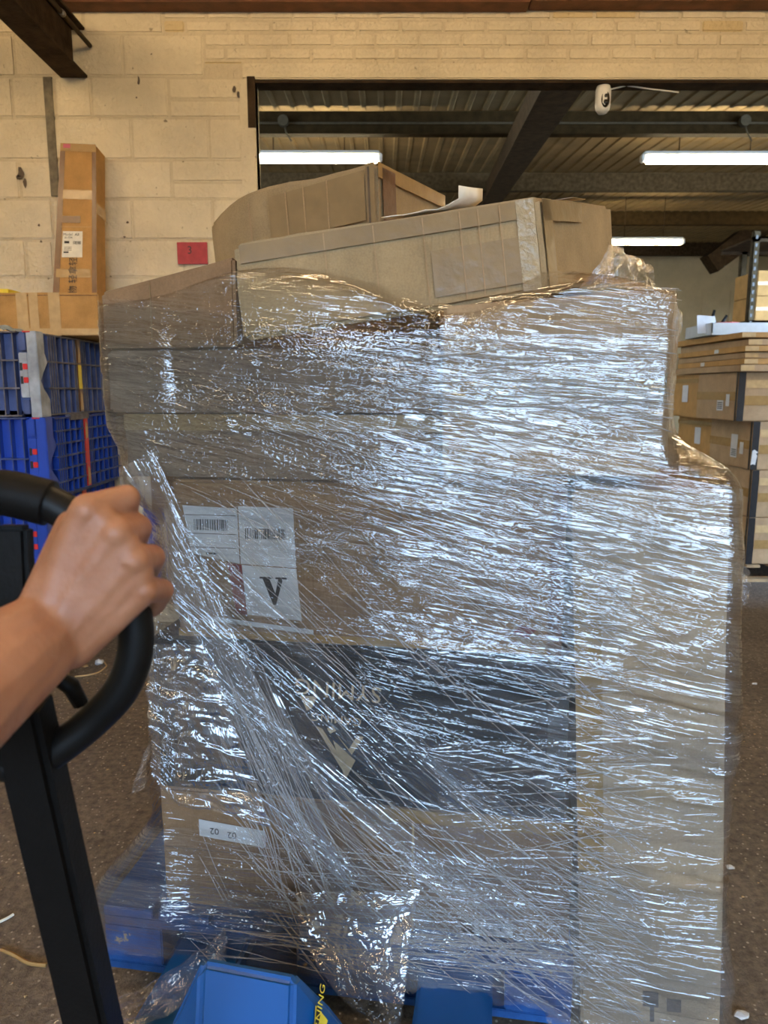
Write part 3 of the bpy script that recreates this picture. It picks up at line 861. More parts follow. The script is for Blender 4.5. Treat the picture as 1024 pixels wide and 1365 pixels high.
yb = MB().box((x0 + .02, 3.78, zt + .002), (at(11, 388, 3.78).x, 3.95, zt + .022)).build('book', M['yellow'], bevel=.002)
tag(yb, 'yellow edge of a thin pad lying on the wide brown carton', 'pad')

B1, B2 = at(70, 388, 4.12), at(129, 391, 4.12)
B1.z = B2.z = zt + .022
T1, T2 = at(81, 191, 4.235), at(128, 193, 4.235)
up = (T1 - B1).normalized()
nb = Vector((1, 0, 0)).cross(up).normalized(); nb = -nb if nb.y < 0 else nb
c = [B1, B2, B2 + nb * .13, B1 + nb * .13, T1, T2, T2 + nb * .13, T1 + nb * .13]
zmin = min(p.z for p in c)
tb = tag(carton('carton', c, M['kraft_orange'], seed=5, amp=.002), 'tall narrow brown carton leaning upright against the cream block wall', 'carton')
f = Face(c, 'front'); fr_ = Face(c, 'right')
f.quad('tape', M['tape_dark'], tb, 0.0, .14, 0, 1, .003, nu=2); f.quad('tape', M['tape_dark'], tb, .89, 1.0, 0, 1, .003, nu=2)
f.quad('tape', M['tape'], tb, .13, .89, .64, .70, .0034); f.quad('tape', M['tape'], tb, .05, .86, .13, .185, .0034)
f.quad('tape', M['tape'], tb, 0.0, 1, .95, 1, .0034)
f.quad('tape', M['tape_dark'], tb, .1, .60, .485, .53, .0036, label='short dark tape patch')
f.quad('pink_mark', simple('pink_marker', (.5, .1, .16), .6), tb, .08, .28, .97, .995, .004)
f.quad('crease', M['tape_pale'], tb, .12, .88, .459, .462, .0032)
la = f.quad('address_label', M['paper_dirty'], tb, .17, .66, .26, .43, .0042, nu=3)
f.text('lettering', 'Model  A8', .02, .38, .408, M['ink'], la, 0, .0052)
f.text('lettering', '#: 006', .016, .32, .388, M['ink'], la, 0, .0052)
f.bars('barcode', M['ink'], la, .43, .62, .345, .366, off=.0052, seed=3); f.quad('print_line', M['ink'], la, .22, .34, .35, .366, .0052, nu=1)
for b_ in (.325, .315, .305): f.quad('print_line', M['ink_grey'], la, .22, .40, b_, b_ + .003, .005, nu=1)
f.quad('print_line', M['ink'], la, .21, .33, .288, .298, .005, nu=1)
f.text('lettering', '物 轻拿轻', .047, .46, .140, M['ink'], tb, math.pi / 2, .0045)
fr_.quad('tape', M['tape_pale'], tb, 0, 1, .55, .62, .003)

# strapped cartons on a pallet in the store, at the right
def pal_mb(x0, x1, y0, y1, z0, m, name, lab, rot=None):
    t = tag(empty(name, ((x0 + x1) / 2, (y0 + y1) / 2, z0)), lab, 'pallet')
    for k in range(3):
        yy = y0 + k * (y1 - y0 - .1) / 2
        MB().box((x0, yy, z0), (x1, yy + .1, z0 + .02)).build('base_board', m, t)
        for xx in (x0, (x0 + x1) / 2 - .07, x1 - .14):
            MB().box((xx, yy, z0 + .02), (xx + .14, yy + .1, z0 + .11)).build('block', m, t)
    n_ = 7
    for k in range(n_):
        xx = x0 + k * (x1 - x0 - .1) / (n_ - 1)
        MB().box((xx, y0, z0 + .11), (xx + .1, y1, z0 + .13)).build('deck_board', m, t)
    return t
SX = at(985, 540, 5.35).x
pal_mb(SX - .02, SX + 1.15, 5.36, 6.75, 0, M['wood'], 'pallet', 'raw timber pallet under the strapped carton stack in the store')
edges = [496, 568, 646, 715, 766]
offs = [(983, 0.0), (1001, .03), (999, .02), (994, 0.01)]
zs = [at(1000, r, 5.38).z for r in edges]
zs[4] = .131
hts = (zs[0] - zs[4])
zs = [zs[4] + hts * k / 4 for k in (4, 3, 2, 1, 0)]
rown = ['top', 'second', 'third', 'bottom']
for i in range(4):
    xa = at(offs[i][0], (edges[i] + edges[i + 1]) / 2, 5.38).x
    for d in range(2):
        y0 = 5.38 + d * .70; c = boxc(xa + .01 * d, xa + 1.1, y0, y0 + .69, zs[i + 1] + .004, zs[i])
        lab = ('strapped brown carton, %s layer of the front column on store pallet' if d == 0 else 'taped brown carton, %s layer of the rear column on store pallet') % rown[i]
        o = tag(carton('carton', c, M['kraft'] if d == 0 else M['kraft_orange'], amp=.002, seed=20 + i * 2 + d), lab, 'carton', 'strapped cartons on the store pallet')
        if d == 0:
            f = Face(c, 'front')
            f.quad('strap', M['strap'], o, .0, .045, 0, 1, .006, nu=1)
            f.quad('tape', M['tape'], o, .05, 1, .33, .52, .005); f.quad('tape', M['tape_pale'], o, .05, 1, .68, .84, .005)
            g = Face(c, 'left')
            g.quad('tape', M['tape'], o, 0, 1, .42, .6, .005)
            g.quad('label', M['paper'], o, .55, .7, .2, .7 if i == 1 else .42, .0062, nu=2)
            g.quad('label', M['paper'], o, .76, .84, .3, .55, .0062, nu=2)
            for k in range(4): g.quad('print_line', M['ink'], o, .57, .68, .24 + k * .04, .26 + k * .04, .0072, nu=1)
            g.quad('strap', M['strap'], o, .97, 1.0, 0, 1, .006, nu=1)
            if i == 1:
                f.poly('torn_paper', [(.0, .1), (.015, .12), (.03, .1), (.04, .3), (.03, .34), (.045, .36), (.02, .42), (.005, .40)], M['paper'], o, .008)
        else:
            g = Face(c, 'left')
            g.quad('label', M['paper'], o, .55, .72, .35, .75, .0062, nu=2); g.quad('tape', M['tape'], o, 0, 1, .8, .9, .005)
# flattened cartons piled on top
z = zs[0] + .004
fls = [(.046, -.02, 'thin brown board lying directly on the carton stack', 0), (.04, .10, 'second flat carton above the carton stack, taped at its corner', .0),
       (.04, .10, 'third flat carton of the pile in the store', .01), (.04, .10, 'fourth flat carton of the pile in the store', -.01), (.05, .10, 'fifth flat carton of the pile, edge bulging', .02), (.045, .0, 'topmost flat carton of the pile with crumpled dark hole', 0)]
sxL = at(931, 500, 5.9).x
for i, (h, dx, lab, r_) in enumerate(fls):
    y0 = 5.30 + .02 * (i % 3); x0 = SX + (-.03 if i == 0 else (-.0 if i < 5 else -.02)) + r_
    c = boxc(x0, x0 + 1.2, y0, y0 + 1.2, z, z + h)
    c[4] += Vector((0, 0, -.008 if i > 3 else 0))
    o = tag(carton('flat_carton', c, M['kraft_orange'] if i % 2 else M['kraft'], bev=.003, amp=.003, cuts=5, seed=40 + i), lab, 'flat carton', 'flat cartons piled on the strapped stack')
    Face(c, 'front').quad('tape', M['tape_pale'], o, 0, .08, .1, .9, .004, nu=1)
    if i in (1, 3): Face(c, 'left').quad('label', M['paper'], o, .3 + .1 * i, .36 + .1 * i, .15, .85, .004, nu=1)
    z += h + .004
ztop = z
tr = tag(empty('parts_tray', (SX + .1, 5.9, ztop)), 'pale grey plastic tray on the flat carton pile in the store', 'tray')
x0, x1, y0, y1 = SX - .06, SX + 1.0, 5.75, 6.25
MB().box((x0, y0, ztop), (x1, y1, ztop + .012)).build('base', M['grey_tray'], tr)
for lo, hi in (((x0, y0, ztop + .01), (x1, y0 + .012, ztop + .09)), ((x0, y1 - .012, ztop + .01), (x1, y1, ztop + .09)), ((x0, y0, ztop + .01), (x0 + .012, y1, ztop + .09)), ((x1 - .012, y0, ztop + .01), (x1, y1, ztop + .09))):
    MB().box(lo, hi).build('side', M['grey_tray'], tr, bevel=.003)
for i, (px, dx, lab) in enumerate(((943, .05, 'black handled tool standing up from grey tray, left one'), (953, .09, 'black handled tool leaning right out of the grey tray'))):
    p = at(px, 452, 5.95); p.z = ztop + .014
    q = p + Vector((dx, 0.02, .19 - .04 * i))
    tl = tag(empty('hand_tool', p), lab, 'tool')
    MB().tube([p, p.lerp(q, .45)], .006, 8).build('shaft', M['weld'], tl); MB().tube([p.lerp(q, .4), p.lerp(q, .6), q], [.009, .014, .011], 8).build('handle', M['black_rubber'], tl, smooth=True)
p = at(965, 449, 5.98); p.z = ztop + .045
rr = tag(empty('tape_roll', p), 'red tape roll lying in the grey tray in the store', 'tape')
lathe([(.11, -.03), (.11, .062)], p, 22).build('roll', M['red_plastic'], rr, smooth=False, bevel=.004)
lathe([(.04, .062), (.04, .066)], p, 18).build('core', M['kraft'], rr)
p = at(934, 447, 5.9)
ppx = MB(); ppx.add([(p.x - .05, 5.84, ztop + .014), (p.x + .11, 5.84, ztop + .014), (p.x + .1, 5.90, ztop + .15), (p.x - .03, 5.92, ztop + .16)], [(0, 1, 2, 3)])
po = ppx.build('paper_sheet', M['paper']); so = po.modifiers.new('thickness', 'SOLIDIFY'); so.thickness = .003
tag(po, 'white paper sheet standing in the grey tray in the store', 'paper')

# slotted-angle shelving at the right
sh = tag(empty('shelving_rack', at(1000, 450, 8.0) * 1.0), 'slotted steel shelving rack at the right behind the carton stack', 'shelving')
sx0 = at(995, 450, 7.6).x; sx1 = sx0 + 1.9; sy0, sy1 = 7.6, 8.3
zt_ = at(1005, 308, 7.6).z
for xx, yy in ((sx0, sy0), (sx1, sy0), (sx0 + .22, sy1), (sx1 + .22, sy1)):
    MB().box((xx, yy, 0), (xx + .06, yy + .006, zt_)).box((xx, yy, 0), (xx + .006, yy + .06, zt_)).build('upright', M['steel_purlin'], sh)
sl = MB()
k_ = 0.12
while k_ < zt_ - .05:
    sl.box((sx0 + .018, sy0 - .003, k_), (sx0 + .040, sy0 + .001, k_ + .035)); k_ += .075
sl.build('slot', M['strap'], sh)['kind'] = 'stuff'
for zz in (.25, .95, at(1010, 427, 7.6).z, zt_ - .05):
    MB().box((sx0, sy0, zz - .05), (sx1 + .06, sy0 + .03, zz)).box((sx0, sy1, zz - .05), (sx1 + .06, sy1 + .03, zz)).box((sx0, sy0, zz - .02), (sx1 + .06, sy1, zz)).build('shelf', M['steel_dark'], sh)
zsh = at(1010, 427, 7.6).z
for i in range(3):
    for k in range(2):
        c = boxc(sx0 + .12 + .5 * i, sx0 + .57 + .5 * i, 7.7, 8.2, zsh + .001 + .25 * k, zsh + .248 + .25 * k)
        o = tag(carton('carton', c, M['kraft_orange'], cuts=3, seed=60 + i * 2 + k), '%s brown carton on the upper shelf of the slotted rack, %s from the upright' % (('lower', 'upper')[k], ('first', 'second', 'third')[i]), 'carton', 'cartons on the upper rack shelf')
        Face(c, 'front').quad('tape', M['tape_pale'], o, 0, 1, .42, .56, .005, nu=1)
zsh = .95
for i in range(3):
    for k in range(2):
        c = boxc(sx0 + .2 + .5 * i, sx0 + .66 + .5 * i, 7.7, 8.2, zsh + .001 + .3 * k, zsh + .298 + .3 * k)
        o = tag(carton('carton', c, M['kraft'], cuts=3, seed=70 + i * 2 + k), '%s brown carton on the middle shelf of the slotted rack, %s from the upright' % (('lower', 'upper')[k], ('first', 'second', 'third')[i]), 'carton', 'cartons on the middle rack shelf')

# ================================================================== THE LOAD
pw = M['blue_pallet']
PZ0, PZ1 = 0.09, 0.25
pal = tag(empty('pallet', L(-.13, .5, PZ0)), 'worn blue timber pallet under the film wrapped load', 'pallet')
def Lbox(u0, u1, v0, v1, z0, z1): return [L(u0, v0, z0), L(u1, v0, z0), L(u1, v1, z0), L(u0, v1, z0), L(u0, v0, z1), L(u1, v0, z1), L(u1, v1, z1), L(u0, v1, z1)]
PU0, PU1 = -.655, .400
for k in range(3):
    v0 = k * .43
    MB().hexa(Lbox(PU0, PU1, v0, v0 + .13, PZ0, PZ0 + .02)).build('base_board', pw, pal, bevel=.002)
    for u in (PU0, (PU0 + PU1) / 2 - .07, PU1 - .14): MB().hexa(Lbox(u, u + .14, v0, v0 + .13, PZ0 + .02, PZ1 - .045)).build('block', pw, pal, bevel=.003)
    MB().hexa(Lbox(PU0, PU1, v0, v0 + .13, PZ1 - .045, PZ1 - .022)).build('stringer_board', pw, pal, bevel=.002)
for k in range(8):
    u = PU0 + k * (PU1 - PU0 - .12) / 7
    MB().hexa(Lbox(u, u + .12, 0, .99, PZ1 - .022, PZ1)).build('deck_board', pw, pal, bevel=.002)

SL = []   # slices of the load for the film: (z0, z1, bottom uv polygon, top uv polygon)
def slice_of(c):
    q = [unL(p) for p in c]
    SL.append((min(a[2] for a in q[:4]), max(a[2] for a in q[4:]), [a[:2] for a in q[:4]], [a[:2] for a in q[4:]]))
def lc(u0, u1, v0, v1, z0, z1, m, label, seed=0, amp=.003, ctop=None, roll=0.0, sl=True, **kw):
    if roll:
        c = []
        for z in (z0, z1):
            for (u, v) in ((u0, v0), (u1, v0), (u1, v1), (u0, v1)):
                c.append(L(u - (z - z0) * roll, v, z + (u - u0) * roll * 0.3))
    else: c = Lbox(u0, u1, v0, v1, z0, z1)
    if ctop:
        for k in range(4): c[4 + k] = c[4 + k] + Vector((0, 0, ctop[k]))
    o = tag(carton('carton', c, m, amp=amp, seed=seed, **kw), label, 'carton')
    if sl: slice_of(c)
    return o, c

zP = PZ1 + .002
# lower tan carton
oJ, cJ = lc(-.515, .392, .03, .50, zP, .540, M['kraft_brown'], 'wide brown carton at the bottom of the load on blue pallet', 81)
f = Face(cJ, 'front')
lj = f.quad('label', M['paper'], oJ, .10, .27, .60, .74, .004, skew=-.05); f.text('lettering', '02', .022, .185, .66, M['ink'], lj, math.pi, .0055)
f.text('lettering', '02', .022, .14, .68, M['ink'], lj, math.pi, .0055)
f.quad('label', M['paper'], oJ, .78, .87, .04, .15, .004); f.bars('barcode', M['ink'], oJ, .79, .86, .08, .14, off=.0055, seed=8)
f.quad('tape', M['tape'], oJ, .55, 1.0, .90, 1.0, .0035)
f.quad('seam', M['edge'], oJ, 0, 1, .50, .504, .003)
f.quad('crease', M['tape_pale'], oJ, .63, .635, 0, 1, .0033, nu=1)
# black printed carton
oI, cI = lc(-.51, .370, .022, .50, .546, .898, M['board_black'], 'matt black printed carton with upside-down tan lettering in the load', 82, .002)
f = Face(cI, 'front')
def fi(u, z): return ((u + .51) / .880, (z - .546) / .352)
a, b_ = fi(-.101, .803)
f.text('lettering', 'SYMING', .050, a, b_, M['print_tan'], oI, math.pi - .05, .004, 1.05)
a, b_ = fi(-.105, .738)
f.text('lettering', 'GAMING', .026, a, b_, M['print_tan'], oI, math.pi - .05, .004, 1.1)
a, b_ = fi(-.163, .772)
f.poly('emblem', [fi(-.182, .785), fi(-.145, .785), fi(-.158, .757), fi(-.168, .752)], M['print_tan'], oI)
for pts in ([(-.150, .720), (-.135, .714), (-.098, .655), (-.094, .625)], [(-.108, .708), (-.078, .672), (-.060, .704), (-.046, .702), (-.072, .660)],
            [(-.112, .690), (-.064, .648), (-.086, .602), (-.098, .640)], [(-.125, .716), (-.112, .722), (-.105, .712), (-.118, .704)]):
    f.poly('emblem', [fi(*p) for p in pts], M['print_tan'], oI)
f.quad('tape', simple('clear_edge_tape', (.06, .06, .06), .2), oI, .955, 1.0, 0, 1, .0035, nu=1)
# brown carton with the white labels
oG, cG = lc(-.445, .350, .018, .22, .904, 1.238, M['kraft_brown'], 'brown carton with white shipping labels marked V in the load', 83)
f = Face(cG, 'front')
def fg(u, z): return ((u + .445) / .795, (z - .904) / .334)
def lab(o, f, fn, pts, m, name='shipping_label', off=.004): return f.poly(name, [fn(*p) for p in pts], m, o, off)
lb1 = lab(oG, f, fg, [(-.408, 1.085), (-.304, 1.066), (-.306, 1.182), (-.424, 1.186)], M['paper'])
lb2 = lab(oG, f, fg, [(-.302, 1.066), (-.184, 1.062), (-.188, 1.185), (-.304, 1.187)], M['paper'])
lb3 = lab(oG, f, fg, [(-.291, .958), (-.174, .950), (-.184, 1.060), (-.300, 1.064)], M['paper'])
lab(oG, f, fg, [(-.332, 1.068), (-.300, 1.064), (-.292, .955), (-.315, .958)], M['red_dark'], 'red_panel', .0035)
lab(oG, f, fg, [(-.392, .942), (-.150, .922), (-.150, .932), (-.392, .952)], M['paper'], 'white_strip')
for pts in ([(-.262, 1.041), (-.262, 1.037), (-.234, 1.037), (-.234, 1.041)], [(-.228, 1.041), (-.228, 1.037), (-.204, 1.037), (-.204, 1.041)],
            [(-.256, 1.038), (-.241, 1.038), (-.226, .998), (-.228, .982), (-.234, .982)], [(-.222, 1.038), (-.212, 1.038), (-.228, .982), (-.234, .984)]):
    f.poly('lettering', [fg(*p) for p in pts], M['ink'], lb3, .0052)
a0 = fg(-.400, 1.135); a1 = fg(-.326, 1.158); f.bars('barcode', M['ink'], lb1, a0[0], a1[0], a0[1], a1[1], seed=4)
a0 = fg(-.290, 1.120); a1 = fg(-.205, 1.142); f.bars('barcode', M['ink'], lb2, a0[0], a1[0], a0[1], a1[1], seed=5)
for zz in (1.166, 1.127, 1.098):
    a0 = fg(-.418, zz); a1 = fg(-.310, zz + .0015); f.quad('print_line', M['ink_grey'], lb1, a0[0], a1[0], a0[1], a1[1], .005, nu=1)
a0 = fg(-.376, 1.084); a1 = fg(-.352, 1.088); f.quad('print_line', M['ink'], lb1, a0[0], a1[0], a0[1], a1[1], .0052, nu=1)
for (u, z, body, s_) in ((.07, 1.178, 'FRAGILE', .016), (.20, 1.005, '1/1   6', .017), (-.02, 1.08, '9', .03), (.25, .985, 'IN VIEW', .016)):
    q = fg(u, z); f.text('lettering', body, s_, q[0], q[1], M['ink_grey'], oG, 0, .004)
rg = MB(); pts = []
for k in range(28):
    a = 2 * math.pi * k / 28; pts.append((a, 1)); 
vs = []
for rr_ in (.030, .0275):
    for k in range(28):
        a = 2 * math.pi * k / 28
        q = fg(-.005 + rr_ * math.cos(a) * 1.3, 1.172 + rr_ * .6 * math.sin(a)); vs.append(f.p(q[0], q[1], .004))
rg.add(vs, [(k, (k + 1) % 28, 28 + (k + 1) % 28, 28 + k) for k in range(28)]).build('stamp_ring', M['ink_grey'], oG)
lab(oG, f, fg, [(.255, .945), (.285, .935), (.30, .955), (.27, .965)], M['red_dark'], 'red_mark')
f.quad('tape', M['tape'], oG, 0, 1, .0, .05, .003)
f.quad('corner_tape', M['tape_dark'], oG, .965, 1.0, 0, 1, .0035, nu=1)
lc(-.600, .060, .225, .52, .904, 1.238, M['kraft_brown'], 'brown carton set back behind the labelled carton, its left end showing', 96, cuts=4)
# greyish flat cartons above
oF, cF = lc(-.545, .105, .02, .50, 1.243, 1.372, M['kraft_grey'], 'flat grey-brown carton directly above the labelled carton', 84)
Face(cF, 'front').quad('tape', M['tape_soft'], oF, 0, 1, .75, 1.0, .003)
oE, cE = lc(-.575, .105, .018, .50, 1.376, 1.500, M['kraft_grey'], 'flat grey-brown carton under the slanting wrapped carton', 85)
# slanting carton, top left
oC, cC = lc(-.578, -.295, .012, .52, 1.504, 1.60, M['kraft_brown'], 'wrapped brown carton with slanting top at the upper left', 86, ctop=(.014, .075, .05, .012))
Face(cC, 'front').quad('crease', M['tape_soft'], oC, .38, .386, .05, .95, .003, nu=2)
# upright carton, upper right
oD, cD = lc(.112, .512, .005, .46, 1.262, 1.598, M['kraft'], 'square wrapped brown carton at upper right of the load', 87, ctop=(-.024, 0, 0, -.024))
f = Face(cD, 'front'); f.quad('tape', M['tape'], oD, 0, 1, .44, .56, .0035)
Face(cD, 'right').quad('tape', M['tape'], oD, 0, 1, .44, .56, .0035)
# packer under it
oD2, cD2 = lc(.112, .350, .02, .46, 1.243, 1.258, M['kraft_brown'], 'thin flat carton under the square wrapped carton', 92, amp=.001, cuts=3, bev=.002)
# long upright tan carton, right
oH, cH = lc(.420, .698, -.004, .40, .098, 1.236, M['kraft_tan'], 'tall upright tan carton at the right front of the load', 88, roll=.056)
f = Face(cH, 'front')
f.quad('tape', M['tape'], oH, 0, .18, .32, .86, .0035, nu=2);
for a, b_, w_, h_ in ((.45, .06, .11, .03), (.62, .055, .10, .025)):
    f.quad('printed_mark', M['ink_grey'], oH, a, a + w_, b_, b_ + h_, .0036, nu=1)
f.quad('printed_mark', M['ink_grey'], oH, .50, .53, .03, .09, .0036, nu=1)
# rear half of the load
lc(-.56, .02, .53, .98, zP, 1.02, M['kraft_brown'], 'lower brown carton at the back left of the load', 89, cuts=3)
lc(-.57, .06, .53, .98, 1.024, 1.665, M['kraft'], 'upper brown carton at the back left of the load', 90, cuts=3)
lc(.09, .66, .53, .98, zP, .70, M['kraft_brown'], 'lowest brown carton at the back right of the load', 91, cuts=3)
lc(.09, .66, .53, .98, .704, 1.21, M['kraft'], 'middle brown carton at the back right of the load', 93, cuts=3)
lc(.13, .63, .50, .98, 1.214, 1.655, M['kraft'], 'upper brown carton at the back right of the load', 94, cuts=3)

# loose cartons on top, above the film
FTR, BTR, FTL = at(716, 261, 1.515), at(815, 274, 1.93), at(306, 326, 1.49)
dv = BTR - FTR; BTL = FTL + dv
FBR = at(728, 389, 1.49); FBL = FTL + (FBR - FTR)
FBL.z = 1.512
c = [FBL, FBR, FBR + dv * .96, FBL + dv * .96, FTL, FTR, BTR, BTL]
c[2].z = max(c[2].z, 1.665)
oB = tag(carton('carton', c, M['kraft_top'], bev=.010, amp=.0035, cuts=14, seed=101), 'big worn tan carton tilted on top of the load, front corner taped', 'carton')
cB = c
f = Face(c, 'front'); g = Face(c, 'right'); tp = Face(c, 'top')
f.quad('tape', M['tape_soft'], oB, .03, .97, .78, .965, .0055, nu=14)
f.quad('tape', M['tape_soft'], oB, .64, .97, .12, .60, .006, nu=6)
f.quad('corner_tape', simple('creased_clear_tape', (.36, .28, .17), .15, 0, .15, 30, .8, 45), oB, .925, .985, 0.03, .97, .0065, nu=3)
g.quad('corner_tape', M['tape_soft'], oB, .02, .12, .03, .97, .006, nu=2)
g.quad('tape', M['tape_soft'], oB, .02, .5, .74, .96, .006)
for a in (.30, .46, .62, .74, .80, .87):
    f.quad('crease', M['kraft'], oB, a, a + .004, .05, .95, .0065 + .001, nu=1)
tp.quad('tape', M['tape'], oB, 0, 1, .42, .60, .007, nu=8)
# torn white paper stuck on its top
pw_ = MB(); vs = []
base = tp
for i in range(9):
    for j in range(4):
        a = .44 + .30 * i / 8; b_ = .12 + .22 * j / 3
        p = tp.p(a, b_, .012 + (.0 if i < 6 else (i - 5) ** 2 * .0032) + .004 * mnoise.noise(Vector((i * .9, j * .9, 0))))
        if i == 8: p += Vector((-.02, 0, .004))
        vs.append(p)
pw_.add(vs, [(i * 4 + j, (i + 1) * 4 + j, (i + 1) * 4 + j + 1, i * 4 + j + 1) for i in range(8) for j in range(3)])
o = pw_.build('torn_label', M['paper_dirty'], oB, smooth=True); sm = o.modifiers.new('thickness', 'SOLIDIFY'); sm.thickness = .0015

FTR, FTL = at(500, 213, 2.03), at(268, 282, 2.25)
BTR = at(590, 268, 2.42); dv = BTR - FTR; dv.z += .02
FBR = at(506, 290, 2.03); FBL = at(282, 345, 2.25)
FBR.z = 1.72; FBL.z = 1.67
c = [FBL, FBR, FBR + dv, FBL + dv, FTL, FTR, FTR + dv, FTL + dv]
def crushA(p):
    t_ = (FTR.x - p.x) / (FTR.x - FTL.x)
    if t_ > .68: p = p + Vector((0, .10 * ((t_ - .68) / .32) ** 2, -.018 * ((t_ - .68) / .32) ** 2))
    if .3 < t_ < .95: p = p + Vector((0, 0, .016 * math.sin((t_ - .3) / .65 * math.pi)))
    return p
oA = tag(carton('carton', c, M['kraft_top'], bev=.012, amp=.004, cuts=14, seed=103, crush=crushA), 'dented brown carton with crushed left end, highest on the load', 'carton')
f = Face(c, 'front'); g = Face(c, 'right')
f.quad('tape', M['tape_soft'], oA, .42, .95, .5, .93, .012, nu=10)
f.quad('corner_tape', M['tape_soft'], oA, .955, 1.0, .02, .98, .009, nu=1)
f.quad('corner_edge', M['edge'], oA, .965, .975, .1, .95, .0105, nu=1)
g.quad('tape', M['tape_dark'], oA, .05, .22, .05, .95, .009, nu=2)
g.quad('tape', M['tape'], oA, .0, 1, .85, .98, .009, nu=2)
for a in (.30, .52, .75, .62):
    f.quad('crease', M['kraft'], oA, a, a + .007, .05, .93, .0145 if .42 < a else .011, nu=1)

# ------------------------------------------------------------------ the stretch film
SL.append((.10, .25, [(-.66, -.004), (.41, -.004), (.41, .99), (-.66, .99)], [(-.66, -.004), (.41, -.004), (.41, .99), (-.66, .99)]))
SL.append((.25, .40, [(-.66, .0), (.41, .0), (.41, .99), (-.66, .99)], [(-.52, .02), (.5, .02), (.5, .9), (-.52, .9)]))
UC, VC = 0.03, 0.48
def perim(n_front, n_side, n_back):
    A, B_ = .63, .56
    pts = []
    for i in range(n_side): pts.append((-A, B_ - 2 * B_ * i / n_side))         # left side, back to front
    for i in range(n_front): pts.append((-A + 2 * A * i / n_front, -B_))        # front, left to right
    for i in range(n_side): pts.append((A, -B_ + 2 * B_ * i / n_side))
    for i in range(n_back + 1): pts.append((A - 2 * A * i / n_back, B_))
    return np.array(pts)
def s_of(pts):
    d = np.zeros(len(pts)); d[1:] = np.cumsum(np.linalg.norm(np.diff(pts, axis=0), axis=1))
    return d
NS, NF, NB = 120, 220, 40
PP = perim(NF, NS, NB)
SS = s_of(PP); mid = NS + NF / 2
SS = SS - SS[int(mid)]
ZR = np.arange(.09, 1.72, .006)
def hull(pts):
    pts = sorted(set((round(a, 5), round(b, 5)) for a, b in pts))
    def half(ps):
        h = []
        for p in ps:
            while len(h) > 1 and (h[-1][0] - h[-2][0]) * (p[1] - h[-2][1]) - (h[-1][1] - h[-2][1]) * (p[0] - h[-2][0]) <= 0: h.pop()
            h.append(p)
        return h
    a, b = half(pts), half(pts[::-1])
    return a[:-1] + b[:-1]
dirs = PP / np.linalg.norm(PP, axis=1)[:, None]
RAD = np.zeros((len(ZR), len(PP)))
for iz, z in enumerate(ZR):
    pts = []
    for z0, z1, pb, pt in SL:
        if z0 - .012 <= z <= z1 + .012:
            t_ = min(1, max(0, (z - z0) / max(1e-6, z1 - z0)))
            pts += [(a[0] * (1 - t_) + b[0] * t_, a[1] * (1 - t_) + b[1] * t_) for a, b in zip(pb, pt)]
    if len(pts) < 3 or z > 1.655: RAD[iz] = RAD[iz - 1]; continue
    h = hull(pts); n_ = len(h)
    rad = np.full(len(PP), 9.0)
    for i in range(n_):
        a, b = h[i], h[(i + 1) % n_]
        ex, ey = b[0] - a[0], b[1] - a[1]
        nx, ny = ey, -ex                       # outward for a counter-clockwise hull
        den = dirs[:, 0] * nx + dirs[:, 1] * ny
        num = (a[0] - UC) * nx + (a[1] - VC) * ny
        ok = den > 1e-9
        r_ = np.where(ok, num / np.where(ok, den, 1), 9.0)
        rad = np.minimum(rad, np.where(r_ > 0, r_, 9.0))
    RAD[iz] = rad
# the film bridges hollows: a running maximum up and down, then smoothing
def gsm(a, sig, axis):
    k = int(sig * 3) + 1
    w = np.exp(-.5 * (np.arange(-k, k + 1) / sig) ** 2); w /= w.sum()
    pad = [(0, 0), (0, 0)]; pad[axis] = (k, k)
    b = np.pad(a, pad, mode='edge'); out = np.zeros_like(a)
    for i, wi in enumerate(w):
        sl_ = [slice(None), slice(None)]; sl_[axis] = slice(i, i + a.shape[axis]); out += wi * b[tuple(sl_)]
    return out
mxr = RAD.copy()
for d in range(1, 9):
    mxr[d:] = np.maximum(mxr[d:], RAD[:-d]); mxr[:-d] = np.maximum(mxr[:-d], RAD[d:])
RS = np.maximum(gsm(mxr, 4.0, 0), RAD + .001)
RS = gsm(RS, 1.5, 0)
RS = gsm(RS, 1.2, 1) + .007
# slow bulges of slack film on the sides
nz_, ns_ = RS.shape
def fftnoise(shape, sig0, sig1, seed):
    r = np.random.RandomState(seed).randn(*shape)
    k0 = np.fft.fftfreq(shape[0])[:, None]; k1 = np.fft.rfftfreq(shape[1])[None, :]
    g_ = np.exp(-2 * (math.pi ** 2) * ((k0 * sig0) ** 2 + (k1 * sig1) ** 2))
    o = np.fft.irfft2(np.fft.rfft2(r) * g_, s=shape)
    return o / (o.std() + 1e-12)
side = 1 - np.clip((0.60 - np.abs(SS)) / .06, 0, 1)
RS += np.clip(fftnoise(RS.shape, 14, 10, 5), 0, 3) * .009 * side[None, :] + np.clip(fftnoise(RS.shape, 9, 14, 6), 0, 3) * .0015
PU = UC + dirs[None, :, 0] * RS; PV = VC + dirs[None, :, 1] * RS
POS = np.stack([PU, PV, np.repeat(ZR[:, None], len(PP), 1)], 2)
dS = np.gradient(POS, axis=1); dZ = np.gradient(POS, axis=0)
NRM = np.cross(dS, dZ); NRM /= np.linalg.norm(NRM, axis=2)[:, :, None] + 1e-9
